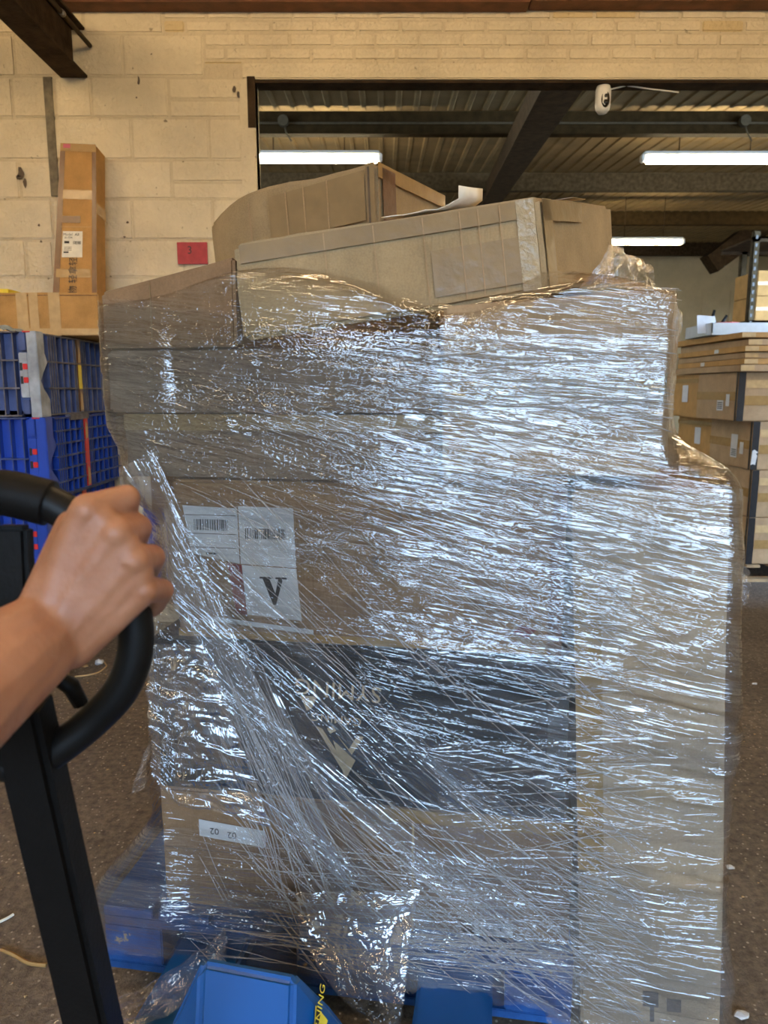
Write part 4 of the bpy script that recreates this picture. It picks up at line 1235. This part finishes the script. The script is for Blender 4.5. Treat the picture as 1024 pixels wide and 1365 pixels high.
def sample(arr, s, z):
    fi_ = np.interp(s, SS, np.arange(len(SS))); fz = np.clip((z - ZR[0]) / (ZR[1] - ZR[0]), 0, len(ZR) - 1.001)
    i0 = np.clip(fi_.astype(int), 0, len(SS) - 2); j0 = fz.astype(int); a = (fi_ - i0)[..., None]; b = (fz - j0)[..., None]
    return (arr[j0, i0] * (1 - a) * (1 - b) + arr[j0, i0 + 1] * a * (1 - b) + arr[j0 + 1, i0] * (1 - a) * b + arr[j0 + 1, i0 + 1] * a * b)
# upper and lower edge of the film round the load
TS = np.array([-3, -1.6, -.75, -.62, -.55, -.45, -.33, -.26, -.2, -.1, 0, .08, .17, .26, .31, .36, .42, .48, .54, .62, .75, 1.6, 3])
TZ = np.array([1.60, 1.58, 1.60, 1.612, 1.622, 1.648, 1.673, 1.678, 1.66, 1.628, 1.592, 1.572, 1.578, 1.597, 1.605, 1.62, 1.655, 1.64, 1.61, 1.60, 1.60, 1.60, 1.60])
def ztop_f(s): return np.interp(s, TS, TZ)
def zbot_f(s): return np.where(s > .36, .105, .125) + .012 * np.sin(s * 9) + .01 * np.sin(s * 23)
film = tag(empty('stretch_film', L(0, .5, PZ0)), 'clear stretch film wound round the whole pallet load in shiny streaked layers', 'film wrap')

def film_mesh(name, P, uvs, keep, m):
    """P (a,b,3) in load space; uv (a,b,2); keep (a,b) bool"""
    a, b = P.shape[:2]
    W = np.empty_like(P)
    W[..., 0] = P[..., 0] * CY + P[..., 1] * SY; W[..., 1] = LOAD_Y - P[..., 0] * SY + P[..., 1] * CY; W[..., 2] = P[..., 2]
    idx = np.arange(a * b).reshape(a, b)
    q = np.stack([idx[:-1, :-1], idx[:-1, 1:], idx[1:, 1:], idx[1:, :-1]], -1)
    kq = keep[:-1, :-1] & keep[:-1, 1:] & keep[1:, 1:] & keep[1:, :-1]
    q = q[kq]
    used = np.unique(q); remap = np.full(a * b, -1); remap[used] = np.arange(len(used))
    q = remap[q]
    me = bpy.data.meshes.new(name)
    me.vertices.add(len(used)); me.vertices.foreach_set('co', W.reshape(-1, 3)[used].astype(np.float32).ravel())
    me.loops.add(q.size); me.loops.foreach_set('vertex_index', q.ravel().astype(np.int32))
    me.polygons.add(len(q)); me.polygons.foreach_set('loop_start', np.arange(0, q.size, 4, dtype=np.int32))
    me.polygons.foreach_set('use_smooth', np.ones(len(q), dtype=bool))
    me.update(calc_edges=True)
    uvl = me.uv_layers.new(name='UVMap')
    uvl.data.foreach_set('uv', uvs.reshape(-1, 2)[used][q.ravel()].astype(np.float32).ravel())
    me.materials.append(m); me.validate()
    return link(name, me, film)

def wrinkle(shape, dt, dw, seed, amp=1.0):
    """height field of pulled film: long ridges along the pull, soft tension folds and small crinkles"""
    long_ = fftnoise(shape, .0048 / dw, .12 / dt, seed)
    soft = fftnoise(shape, .016 / dw, .14 / dt, seed + 1)
    crk = fftnoise(shape, .007 / dw, .013 / dt, seed + 2)
    patch = np.clip(fftnoise(shape, .05 / dw, .10 / dt, seed + 3) * .7 + .2, 0, 1.6)
    patch2 = np.clip(fftnoise(shape, .04 / dw, .07 / dt, seed + 4) * .7 + .1, 0, 1.6)
    ridge = np.exp(-(long_ / .35) ** 2)
    return amp * (.0016 * ridge * patch + .0016 * soft + .0008 * crk * patch2)

# base winding, all the way round
dz = .004
zz = np.arange(.095, 1.70, dz)
s_grid = np.concatenate([np.arange(SS[0], -.66, .02), np.arange(-.66, .72, .006), np.arange(.72, SS[-1], .02)])
S, Z = np.meshgrid(s_grid, zz)
Pb = sample(POS, S, Z); Nb = sample(NRM, S, Z)
wr = wrinkle(S.shape, .008, dz, 31)
Pb = Pb + Nb * wr[..., None]
over = np.clip(Z - (ztop_f(S) - .018), 0, .06)          # the edge turns in over the top
Pb[..., 0] += (UC - Pb[..., 0]) * over * 2.2; Pb[..., 1] += (VC - Pb[..., 1]) * over * 2.2
Pb[..., 2] -= over * .35
zt_noise = .012 * np.sin(S * 31) * np.sin(S * 12) + .006 * np.sin(S * 77)
film_mesh('film_layer', Pb, np.stack([S, Z + .12 * S], -1), (Z < ztop_f(S) + .022 + zt_noise) & (Z > zbot_f(S)), M['film'])

def band(zc, slope, hw, s0, s1, seed, off, m, amp=1.0, curve=0.0):
    """one turn of film pulled at a slant: straight lines on the unrolled load"""
    dt, dw = .0075, .0026
    ang = math.atan(slope)
    ca, sa = math.cos(ang), math.sin(ang)
    tt = np.arange(s0 / ca, s1 / ca, dt); ww = np.arange(-hw, hw, dw)
    T, W_ = np.meshgrid(tt, ww)
    Sg = T * ca - W_ * sa
    Zg = zc + T * sa + W_ * ca + curve * (T ** 2)
    edge = hw - np.abs(W_)
    ragged = .012 * np.interp(tt, np.linspace(tt[0], tt[-1], 40), np.random.RandomState(seed).rand(40))[None, :]
    keep = (Zg < ztop_f(Sg) - .004) & (Zg > zbot_f(Sg) + .003) & (Sg > SS[0] + .05) & (Sg < SS[-1] - .05) & (edge > ragged)
    P = sample(POS, Sg, Zg); N = sample(NRM, Sg, Zg)
    h = off + wrinkle(T.shape, dt, dw, seed, amp)
    P = P + N * h[..., None]
    film_mesh('film_layer', P, np.stack([T + seed, W_ + seed * .37], -1), keep, m)
B = band
B(1.36, -.110, .17, -1.1, 1.1, 111, .0032, M['film'])
B(1.19, -.250, .15, -1.1, 1.1, 121, .0044, M['film'], 1.1)
B(.62, -.70, .14, -.66, .68, 141, .0056, M['film_mid'], 1.2)
B(.24, .0, .10, -.8, .2, 155, .0040, M['film_mid'], 1.3)
B(1.02, -.06, .16, -.9, .5, 181, .0050, M['film'])
B(1.46, -.03, .08, -.8, .8, 101, .0026, M['film'])
B(.30, -.05, .17, .0, 1.0, 156, .0046, M['film_mid'], 1.1)
B(.55, .12, .16, .1, 1.0, 157, .0060, M['film_mid'], 1.1)
B(.34, .010, .13, -1.0, 1.0, 151, .0030, M['film_mid'])
B(.84, -.16, .16, -.10, 1.1, 161, .0036, M['film'], 1.1)
B(.20, -1.55, .075, -.62, .20, 191, .0085, M['film_thick'], 1.2)
B(.02, -1.9, .07, -.66, -.02, 201, .0078, M['film_thick'], 1.2)

B(.50, -.66, .040, -.50, .45, 221, .0092, M['film_thick'], 1.0)
B(.34, -.55, .030, -.40, .55, 231, .0095, M['film_thick'], 1.0)

# tight strands: film pulled into strings lying on the layers
sm = MB()
R2 = random.Random(5)
def strand(s0, z0, ang, ln, r, off):
    n_ = max(4, int(ln / .03)); path = []
    for i in range(n_ + 1):
        t_ = ln * i / n_
        s = s0 + math.cos(ang) * t_; z = z0 + math.sin(ang) * t_
        if z > ztop_f(s) - .01 or z < .13 or s > .59 or s < -.57: break
        p = sample(POS, np.array([s]), np.array([z]))[0]; nn = sample(NRM, np.array([s]), np.array([z]))[0]
        p = p + nn * (off + .0012 * math.sin(i * 1.7 + s0 * 9))
        path.append(L(*p))
    if len(path) > 2: sm.tube(path, [r * (.35 + .65 * math.sin(math.pi * (i + .3) / (len(path) - .4))) for i in range(len(path))], 5, False)
fam = [(-.62, .6, 1.10, 1.45, -.24, 90), (-.62, .3, .90, 1.2, -.70, 50), (-.45, .5, .3, .72, -.66, 80), (.25, .62, .2, 1.2, -.30, 60), (-.6, .62, .14, .45, .0, 60), (-.1, .6, 1.35, 1.6, -.05, 60), (.2, .62, .45, .9, .2, 30), (-.55, .1, .19, .36, 0, 60), (-.50, -.34, .62, .9, -1.9, 70), (-.45, .4, .95, 1.25, -.75, 40), (-.45, .35, .25, .70, -.68, 70), (.3, .6, .15, .6, -.12, 50), (-.6, -.2, .2, .9, -1.05, 40)]
for u0, u1, z0, z1, sl_, n_ in fam:
    for k in range(n_):
        strand(R2.uniform(u0, u1), R2.uniform(z0, z1), math.atan(sl_) + R2.gauss(0, .07), R2.uniform(.08, .55), R2.uniform(.0004, .0014), R2.uniform(.008, .012))
o = sm.build('film_strand', M['strand'], film, smooth=True); o['kind'] = 'stuff'
uvl = o.data.uv_layers.new(name='UVMap')

# loose pieces: crumpled tail at the lower left, hanging scrap, flap on the right edge, tuft on the top edge
def sheet(path_a, path_b, nu, nv, seed, amp, name, m):
    """crumpled sheet between two polylines (load space)"""
    def poly(pl, t_):
        x = t_ * (len(pl) - 1); i = min(int(x), len(pl) - 2); return np.array(pl[i]) * (1 - (x - i)) + np.array(pl[i + 1]) * (x - i)
    P = np.zeros((nv, nu, 3))
    for i in range(nu):
        a, b = poly(path_a, i / (nu - 1)), poly(path_b, i / (nu - 1))
        for j in range(nv): P[j, i] = a * (1 - j / (nv - 1)) + b * (j / (nv - 1))
    n1 = fftnoise((nv, nu), 1.6, 9, seed); n2 = fftnoise((nv, nu), 3.5, 4, seed + 1); n3 = fftnoise((nv, nu), 2.5, 12, seed + 2)
    dA = np.gradient(P, axis=1); dB = np.gradient(P, axis=0); N = np.cross(dA, dB); N /= np.linalg.norm(N, axis=2)[..., None] + 1e-9
    P = P + N * ((np.clip(1 - np.abs(n1) / .4, 0, 1) * .6 + n2 * .35 + n3 * .5) * amp)[..., None]
    U, V = np.meshgrid(np.linspace(0, .5, nu), np.linspace(0, .1, nv))
    return film_mesh(name, P, np.stack([U + seed, V], -1), np.ones((nv, nu), bool), m)
def LP(px, py, y): return unL(at(px, py, y))
sheet([LP(300, 1235, 1.46), LP(262, 1270, 1.42), LP(170, 1325, 1.36), LP(50, 1368, 1.30)], [LP(305, 1262, 1.43), LP(292, 1305, 1.36), LP(200, 1365, 1.28), LP(95, 1400, 1.24)], 130, 26, 301, .008, 'film_tail', M['film_thick'])
sheet([LP(395, 1190, 1.405), LP(400, 1250, 1.37), LP(450, 1325, 1.31), LP(500, 1372, 1.27)], [LP(560, 1185, 1.38), LP(545, 1255, 1.345), LP(540, 1330, 1.29), LP(530, 1380, 1.25)], 130, 46, 311, .009, 'film_tail', M['film_thick'])
fu, fv, fz = .70, .20, 1.08
sheet([(.672, .05, 1.10), (.690, .06, 1.09), (.705, .07, 1.07)], [(.680, .06, .985), (.688, .07, 1.0), (.702, .07, 1.01)], 40, 30, 321, .007, 'film_flap', M['film_thick'])
sheet([(.36, .06, 1.61), (.40, .07, 1.66), (.42, .08, 1.695)], [(.50, .06, 1.60), (.49, .10, 1.655), (.455, .12, 1.665)], 40, 40, 331, .010, 'film_flap', M['film_thick'])
sheet([(-.53, -.01, .56), (-.555, .0, .54), (-.575, .01, .53)], [(-.52, .0, .66), (-.545, .01, .62), (-.565, .02, .57)], 30, 24, 341, .006, 'film_flap', M['film_thick'])
sheet([(-.50, -.035, .90), (-.46, -.03, .90), (-.42, -.03, .90), (-.37, -.02, .90)], [(-.50, -.03, .60), (-.44, -.035, .54), (-.34, -.035, .53), (-.24, -.02, .50)], 90, 120, 351, .006, 'film_flap', M['film_thick'])

# ================================================================== THE PALLET TRUCK
trk = tag(empty('pallet_truck', (-.2, .8, 0)), 'blue hand pallet truck with black handle under the load', 'pallet truck')
# handle: post, hoop, lever
PT = at(38, 985, .640); PQ = at(125, 1365, .715)
PBm = PT + (PQ - PT) * ((PT.z - .30) / (PT.z - PQ.z))
hp = MB()
up_ = (PT - PBm).normalized()
sidev = Vector((1, 0, 0)); sidev = (sidev - up_ * sidev.dot(up_)).normalized()
def bar_taper(mb, a, b, w0, h0, w1, h1, sd):
    d = (b - a).normalized(); x = (sd - d * sd.dot(d)).normalized(); y = d.cross(x)
    c = []
    for p, w, h in ((a, w0, h0), (b, w1, h1)):
        c += [p - x * w / 2 - y * h / 2, p + x * w / 2 - y * h / 2, p + x * w / 2 + y * h / 2, p - x * w / 2 + y * h / 2]
    return mb.hexa(c)
bar_taper(hp, PBm, PT + up_ * .045, .052, .05, .046, .04, sidev).build('handle_post', M['black_paint'], trk, bevel=.006)
def smooth_path(pts, n=8):
    out = []
    P_ = [pts[0]] + pts + [pts[-1]]
    for i in range(1, len(P_) - 2):
        p0, p1, p2, p3 = P_[i - 1], P_[i], P_[i + 1], P_[i + 2]
        for k in range(n):
            t_ = k / n
            out.append(.5 * ((2 * p1) + (p2 - p0) * t_ + (2 * p0 - 5 * p1 + 4 * p2 - p3) * t_ ** 2 + (3 * p1 - p0 - 3 * p2 + p3) * t_ ** 3))
    out.append(pts[-1]); return out
Yh = .655
hoop = [at(50, 1015, .648), at(85, 992, .650), at(125, 960, Yh), at(160, 922, Yh), at(178, 880, Yh), at(181, 835, Yh), at(168, 785, Yh), at(140, 735, Yh), at(105, 695, Yh), at(60, 668, Yh), at(10, 656, Yh), at(-50, 660, Yh), at(-90, 690, Yh), at(-105, 750, Yh), at(-105, 860, Yh), at(-80, 940, Yh), at(-20, 1005, .648), at(20, 1020, .645)]
hb = smooth_path(hoop, 7)
MB().tube(hb, .0165, 16).build('handle_hoop', M['black_rubber'], trk, smooth=True)
top_grip = smooth_path([at(66, 671, Yh), at(40, 664, Yh), at(5, 657, Yh), at(-45, 659, Yh)], 8)
MB().tube(top_grip, [.021] * len(top_grip), 16).build('handle_grip', M['black_paint'], trk, smooth=True)
# control lever on the post, hanging inside the hoop
MB().tube([at(70, 900, .70), at(95, 915, .71), at(108, 938, .715)], [.007, .009, .008], 8).build('control_lever', M['black_paint'], trk, smooth=True)
MB().obar(at(18, 700, .66), at(30, 960, .65), .03, .02, (0, 1, 0)).build('hoop_stay', M['black_paint'], trk, bevel=.004)
wpt = at(46, 1005, .634)
MB().add(*(lambda b: (b.v, b.f))(lathe([(.004, -.006), (.011, -.004), (.012, .002), (.008, .004)], wpt, 12, Vector((.8, -.5, .3))))).build('weld_bead', M['weld'], trk, smooth=True)
# pump unit with steering wheels at the post's foot
pc = Vector((PBm.x, PBm.y + .03, 0))
lathe([(.05, .10), (.055, .12), (.055, .30), (.04, .33), (.03, .36)], pc, 20).build('pump_cylinder', M['blue_paint'], trk, smooth=True)
for sx_ in (-.07, .07):
    lathe([(.06, -.025), (.095, -.025), (.1, -.018), (.1, .018), (.095, .025), (.06, .025)], pc + Vector((sx_, 0, .10)), 24, Vector((1, 0, 0))).build('steer_wheel', M['black_rubber'], trk, smooth=True)
MB().tube([pc + Vector((-.1, 0, .1)), pc + Vector((.1, 0, .1))], .014, 10).build('axle', M['weld'], trk)
MB().box((pc.x - .045, pc.y - .05, .27), (pc.x + .045, pc.y + .05, .33)).build('post_bracket', M['black_paint'], trk, bevel=.006)
# chassis: slanted blue housing with folded flanks
c1, c2 = at(268, 1283, 1.02), at(392, 1307, 1.00)
b1, b2 = at(205, 1400, .965), at(450, 1385, .955)
back = Vector((SY, CY, 0)) * .16
def dn(p, dz_): return p + Vector((0, 0, dz_))
zb_ = .16
m1, m2 = at(235, 1440, .95), at(405, 1440, .93)
chs = MB()
k1, k2 = c1 + back * .15 + Vector((-.002, 0, -.008)), c2 + back * .15 + Vector((.002, 0, -.008))
L3, R3 = Vector((b1.x - .02, b1.y, zb_)), Vector((b2.x + .02, b2.y, zb_))
fl_, fr2 = Vector((c1.x - .005, c1.y - .05, zb_)), Vector((c2.x - .01, c2.y - .05, zb_))
edgeR = at(437, 1362, 1.02)
eR_low = Vector((edgeR.x + .06, edgeR.y + .02, zb_))
edgeL = at(228, 1368, 1.0)
eL_low = Vector((edgeL.x - .03, edgeL.y, zb_))
fM1 = at(262, 1420, .93); fM2 = at(388, 1430, .92)
V = [c1, c2, k1, k2, edgeL, fM1, fM2, edgeR, eL_low, Vector((fM1.x, fM1.y, zb_)), Vector((fM2.x, fM2.y, zb_)), eR_low,
     edgeL + back * .15, edgeR + back * .15, eL_low + back, eR_low + back]
Fc = [(0, 1, 3, 2), (0, 5, 6, 1), (0, 4, 5), (1, 6, 7), (4, 8, 9, 5), (5, 9, 10, 6), (6, 10, 11, 7), (0, 2, 12, 4), (1, 7, 13, 3), (4, 12, 14, 8), (7, 11, 15, 13), (2, 3, 13, 15, 14, 12)]
chs.add(V, Fc).build('chassis_housing', M['blue_paint'], trk, bevel=.008, seg=3)
# warning sticker on the right flank
A_, B2_, C_ = c2, fM2, edgeR
nf = (B2_ - A_).cross(C_ - A_).normalized()
if nf.y > 0: nf = -nf
def flank(a, b): return A_ + (B2_ - A_) * a + (C_ - A_) * b + nf * .005
MB().add([flank(.02, .56), flank(.40, .50), flank(.12, .86), flank(.02, .93)], [(0, 1, 2, 3)]).build('warning_sticker', M['yellow'], trk)
MB().add([p + nf * .002 for p in (flank(.02, .56), flank(.40, .50), flank(.33, .575), flank(.02, .69))], [(0, 1, 2, 3)]).build('warning_band', M['ink'], trk)
vs, fs = text_poly('WARNING', .020)
ux = (C_ * 1.0 - B2_); ux = (flank(.02, .63) - flank(.36, .54)).normalized(); uy = nf.cross(ux); uy = uy if uy.dot(A_ - C_) > 0 or True else uy
cw = flank(.17, .585) + nf * .004
MB().add([cw + ux * x + uy * y for x, y, _ in vs], fs).build('lettering', M['yellow'], trk)
# forks under the pallet
tc_u = -.135
for s_ in (-1, 1):
    u0 = tc_u + s_ * .27 - .08 + (.02 if s_ > 0 else 0)
    MB().hexa([L(u0, -.30, .115), L(u0 + .16, -.30, .115), L(u0 + .16, .95, .115), L(u0, .95, .115), L(u0, -.30, .165), L(u0 + .16, -.30, .165), L(u0 + .16, .95, .145), L(u0, .95, .145)]).build('fork', M['blue_paint'], trk, bevel=.008)
    lathe([(.02, -.03), (.04, -.03), (.04, .03), (.02, .03)], L(u0 + .08, .82, .04), 18, Vector((CY, -SY, 0))).build('load_roller', M['black_rubber'], trk, smooth=True)
    MB().obar(L(u0 + .08, .80, .04), L(u0 + .08, .70, .105), .03, .02).build('roller_arm', M['black_paint'], trk)
MB().hexa([L(tc_u - .35, -.36, .10), L(tc_u + .37, -.36, .10), L(tc_u + .37, -.28, .10), L(tc_u - .35, -.28, .10), L(tc_u - .35, -.36, .17), L(tc_u + .37, -.36, .17), L(tc_u + .37, -.28, .22), L(tc_u - .35, -.28, .22)]).build('fork_bridge', M['blue_paint'], trk, bevel=.008)

# ================================================================== THE HAND
hand = tag(empty('person', at(-60, 950, .5)), "right hand and forearm of a person gripping the black handle hoop", 'person')
hm = MB()
def capsule(a, b, ra, rb, seg=14, flat=None):
    """tapered, round-ended limb piece"""
    a, b = Vector(a), Vector(b)
    n_ = 10; path = []; rad = []
    d = (b - a).normalized()
    for k in range(5):
        t_ = math.pi / 2 * k / 4; path.append(a - d * ra * math.cos(t_)); rad.append(max(.0008, ra * math.sin(t_)))
    for k in range(1, n_): path.append(a.lerp(b, k / n_)); rad.append(ra + (rb - ra) * k / n_)
    for k in range(5):
        t_ = math.pi / 2 * k / 4; path.append(b + d * rb * math.sin(t_)); rad.append(max(.0008, rb * math.cos(t_)))
    hm.tube(path, rad, seg)
def H(px, py, y): return at(px, py, y)
wrist1, wrist2 = H(52, 812, .585), H(88, 868, .585)
# forearm (two overlapping bones give its oval section)
el1, el2 = H(-170, 965, .46), H(-140, 1040, .46)
em, wm = el1.lerp(el2, .5), wrist1.lerp(wrist2, .5); capsule(em, wm, .058, .0265); capsule(el1.lerp(em, .4), wrist1.lerp(wm, .35), .046, .0220); capsule(el2.lerp(em, .4), wrist2.lerp(wm, .35), .046, .0215); capsule(wrist1.lerp(wrist2, .5), H(105, 790, .594), .0275, .0195)
# metacarpals
mcp = [H(117, 680, .592), H(155, 710, .592), H(178, 746, .595), H(192, 786, .600)]
cmc = [H(66, 800, .592), H(76, 820, .588), H(86, 842, .588), H(96, 862, .592)]
for i in range(4):
    capsule(cmc[i], mcp[i], .0195, (.0145, .0145, .0138, .0128)[i])
for i in range(3):
    capsule(cmc[i].lerp(cmc[i + 1], .5), mcp[i].lerp(mcp[i + 1], .5), .0203, .0130)
    capsule(wrist1.lerp(wrist2, .3 + .2 * i), cmc[i].lerp(mcp[i], .5), .0205, .016)
capsule(wrist1, H(95, 700, .605), .018, .013)        # web towards the thumb
# knuckles
for i in range(4): capsule(mcp[i] + Vector((0, -.003, 0)), mcp[i] + Vector((.001, -.003, 0)), (.0128, .0132, .0128, .0118)[i], (.0125, .013, .0125, .0115)[i])
# fingers: three bones each, curled round the hoop
K = Yh / F_PX
def fingers(i, pip, dip, tip, r):
    capsule(mcp[i], pip, r * 1.12, r); capsule(pip, dip, r, r * .92); capsule(dip, tip, r * .92, r * .78)
fingers(0, H(168, 664, .622), H(166, 690, .672), H(128, 712, .684), .0122)
fingers(1, H(184, 703, .634), H(178, 728, .682), H(140, 752, .690), .0124)
fingers(2, H(203, 743, .638), H(194, 766, .684), H(158, 790, .690), .0120)
fingers(3, H(216, 787, .640), H(205, 808, .678), H(170, 826, .684), .0110)
# thumb: leaves the side of the palm near its base and closes under the fingers on the far side
t0, t1, t2, t3 = H(72, 772, .618), H(92, 714, .655), H(128, 688, .698), H(160, 700, .712)
capsule(t0, t1, .017, .0135); capsule(t1, t2, .0125, .0112); capsule(t2, t3, .011, .009)
me = hm.mesh('arm', M['skin'], True)
tmp = bpy.data.objects.new('arm_source', me); COL.objects.link(tmp)
rm = tmp.modifiers.new('fuse', 'REMESH'); rm.mode = 'VOXEL'; rm.voxel_size = .0017; rm.use_smooth_shade = True
sm_ = tmp.modifiers.new('soften', 'SMOOTH'); sm_.factor = .5; sm_.iterations = 18
dg = bpy.context.evaluated_depsgraph_get()
me2 = bpy.data.meshes.new_from_object(tmp.evaluated_get(dg))
bpy.data.objects.remove(tmp)
me2.materials.clear(); me2.materials.append(M['skin'])
me2.polygons.foreach_set('use_smooth', [True] * len(me2.polygons))
arm = link('arm', me2, hand)

# ================================================================== LITTER ON THE FLOOR
def scrap(px, py, size, m, name, lab, seed, flat=.4):
    # on the floor
    dy = (682.5 - py) / F_PX
    ry = math.cos(PITCH) + dy * math.sin(PITCH); rz = -math.sin(PITCH) + dy * math.cos(PITCH)
    t_ = -CAM_H / rz
    p = Vector(((px - 512) / F_PX * t_, ry * t_, 0))
    r = random.Random(seed); bm = bmesh.new()
    bmesh.ops.create_icosphere(bm, subdivisions=2, radius=size)
    for v in bm.verts:
        d = 1 + .5 * mnoise.noise(v.co / size * 1.3 + Vector((seed, 0, 0)))
        v.co = Vector((v.co.x * d * 1.3, v.co.y * d, v.co.z * d * flat + size * flat))
        v.co.z = max(0.001, v.co.z)
    me = bpy.data.meshes.new(name); bm.to_mesh(me); bm.free(); me.materials.append(m)
    o = link(name, me); o.location = p
    return tag(o, lab, 'litter')
scrap(132, 886, .018, M['paper'], 'paper_scrap', 'crumpled white paper scrap on floor inside the handle hoop', 1, .8)
scrap(113, 889, .014, M['tape_pale'], 'card_scrap', 'small tan card scrap on floor beside the white scrap', 2)
scrap(973, 1157, .010, M['paper'], 'paper_scrap', 'white paper crumb on floor right of the load', 3)
scrap(988, 1355, .013, M['paper'], 'paper_scrap', 'pale scrap on floor at lower right of the load', 4)
scrap(1006, 912, .010, M['paper'], 'paper_scrap', 'tiny white scrap on floor near the store pallet', 5)
wire = [Vector((p.x, p.y, .006)) for p in ()]
def fp(px, py):
    dy = (682.5 - py) / F_PX
    rz = -math.sin(PITCH) + dy * math.cos(PITCH); t_ = -CAM_H / rz
    return Vector(((px - 512) / F_PX * t_, (math.cos(PITCH) + dy * math.sin(PITCH)) * t_, .005))
o = MB().tube(smooth_path([fp(100, 903), fp(118, 901), fp(132, 897), fp(142, 889), fp(138, 884)], 5), .004, 6).build('cable_tie', M['tape_pale']); tag(o, 'thin tan cord curled round the white paper scrap on floor', 'cord')
o = MB().tube(smooth_path([fp(-5, 1233), fp(10, 1226), fp(18, 1221)], 4), .004, 6).build('straw', M['paper_dirty']); tag(o, 'pale straw on the floor at the far left edge', 'straw')
o = MB().tube(smooth_path([fp(2, 1268), fp(20, 1276), fp(38, 1286), fp(62, 1289)], 4), .005, 6).build('twig', M['tape']); tag(o, 'brown twig on the floor beside the handle post', 'twig')
lt = MB(); R3_ = random.Random(12)
for i in range(900):
    x_, y_ = R3_.uniform(-1.6, 1.9), R3_.uniform(.9, 6.5)
    s_ = R3_.uniform(.002, .007)
    a = R3_.uniform(0, 6.3)
    pts = [(x_ + s_ * math.cos(a + k * 2.1) * R3_.uniform(.6, 1.4), y_ + s_ * math.sin(a + k * 2.1), .001) for k in range(3)]
    lt.add(pts + [(x_, y_, s_ * .7)], [(0, 2, 1), (0, 1, 3), (1, 2, 3), (2, 0, 3)])
o = lt.build('grit', M['tape_pale']); o['kind'] = 'stuff'; o['label'] = 'pale grit and card crumbs scattered over the concrete floor'; o['category'] = 'grit'

# loading yard outside the door, behind the camera
MB().box((-14, -40, -.12), (16, -14, -.02)).build('ground', M['floor'])['kind'] = 'structure'
struct(MB().box((-24, -33, 0), (24, -31, 4.3)).build('wall_sky_blocker', simple('grey_sky_blocker', (0.10, 0.085, 0.075), 0.9, 0, 0.3, 2)))  # unseen wall added to block the low sky and thin the film highlights
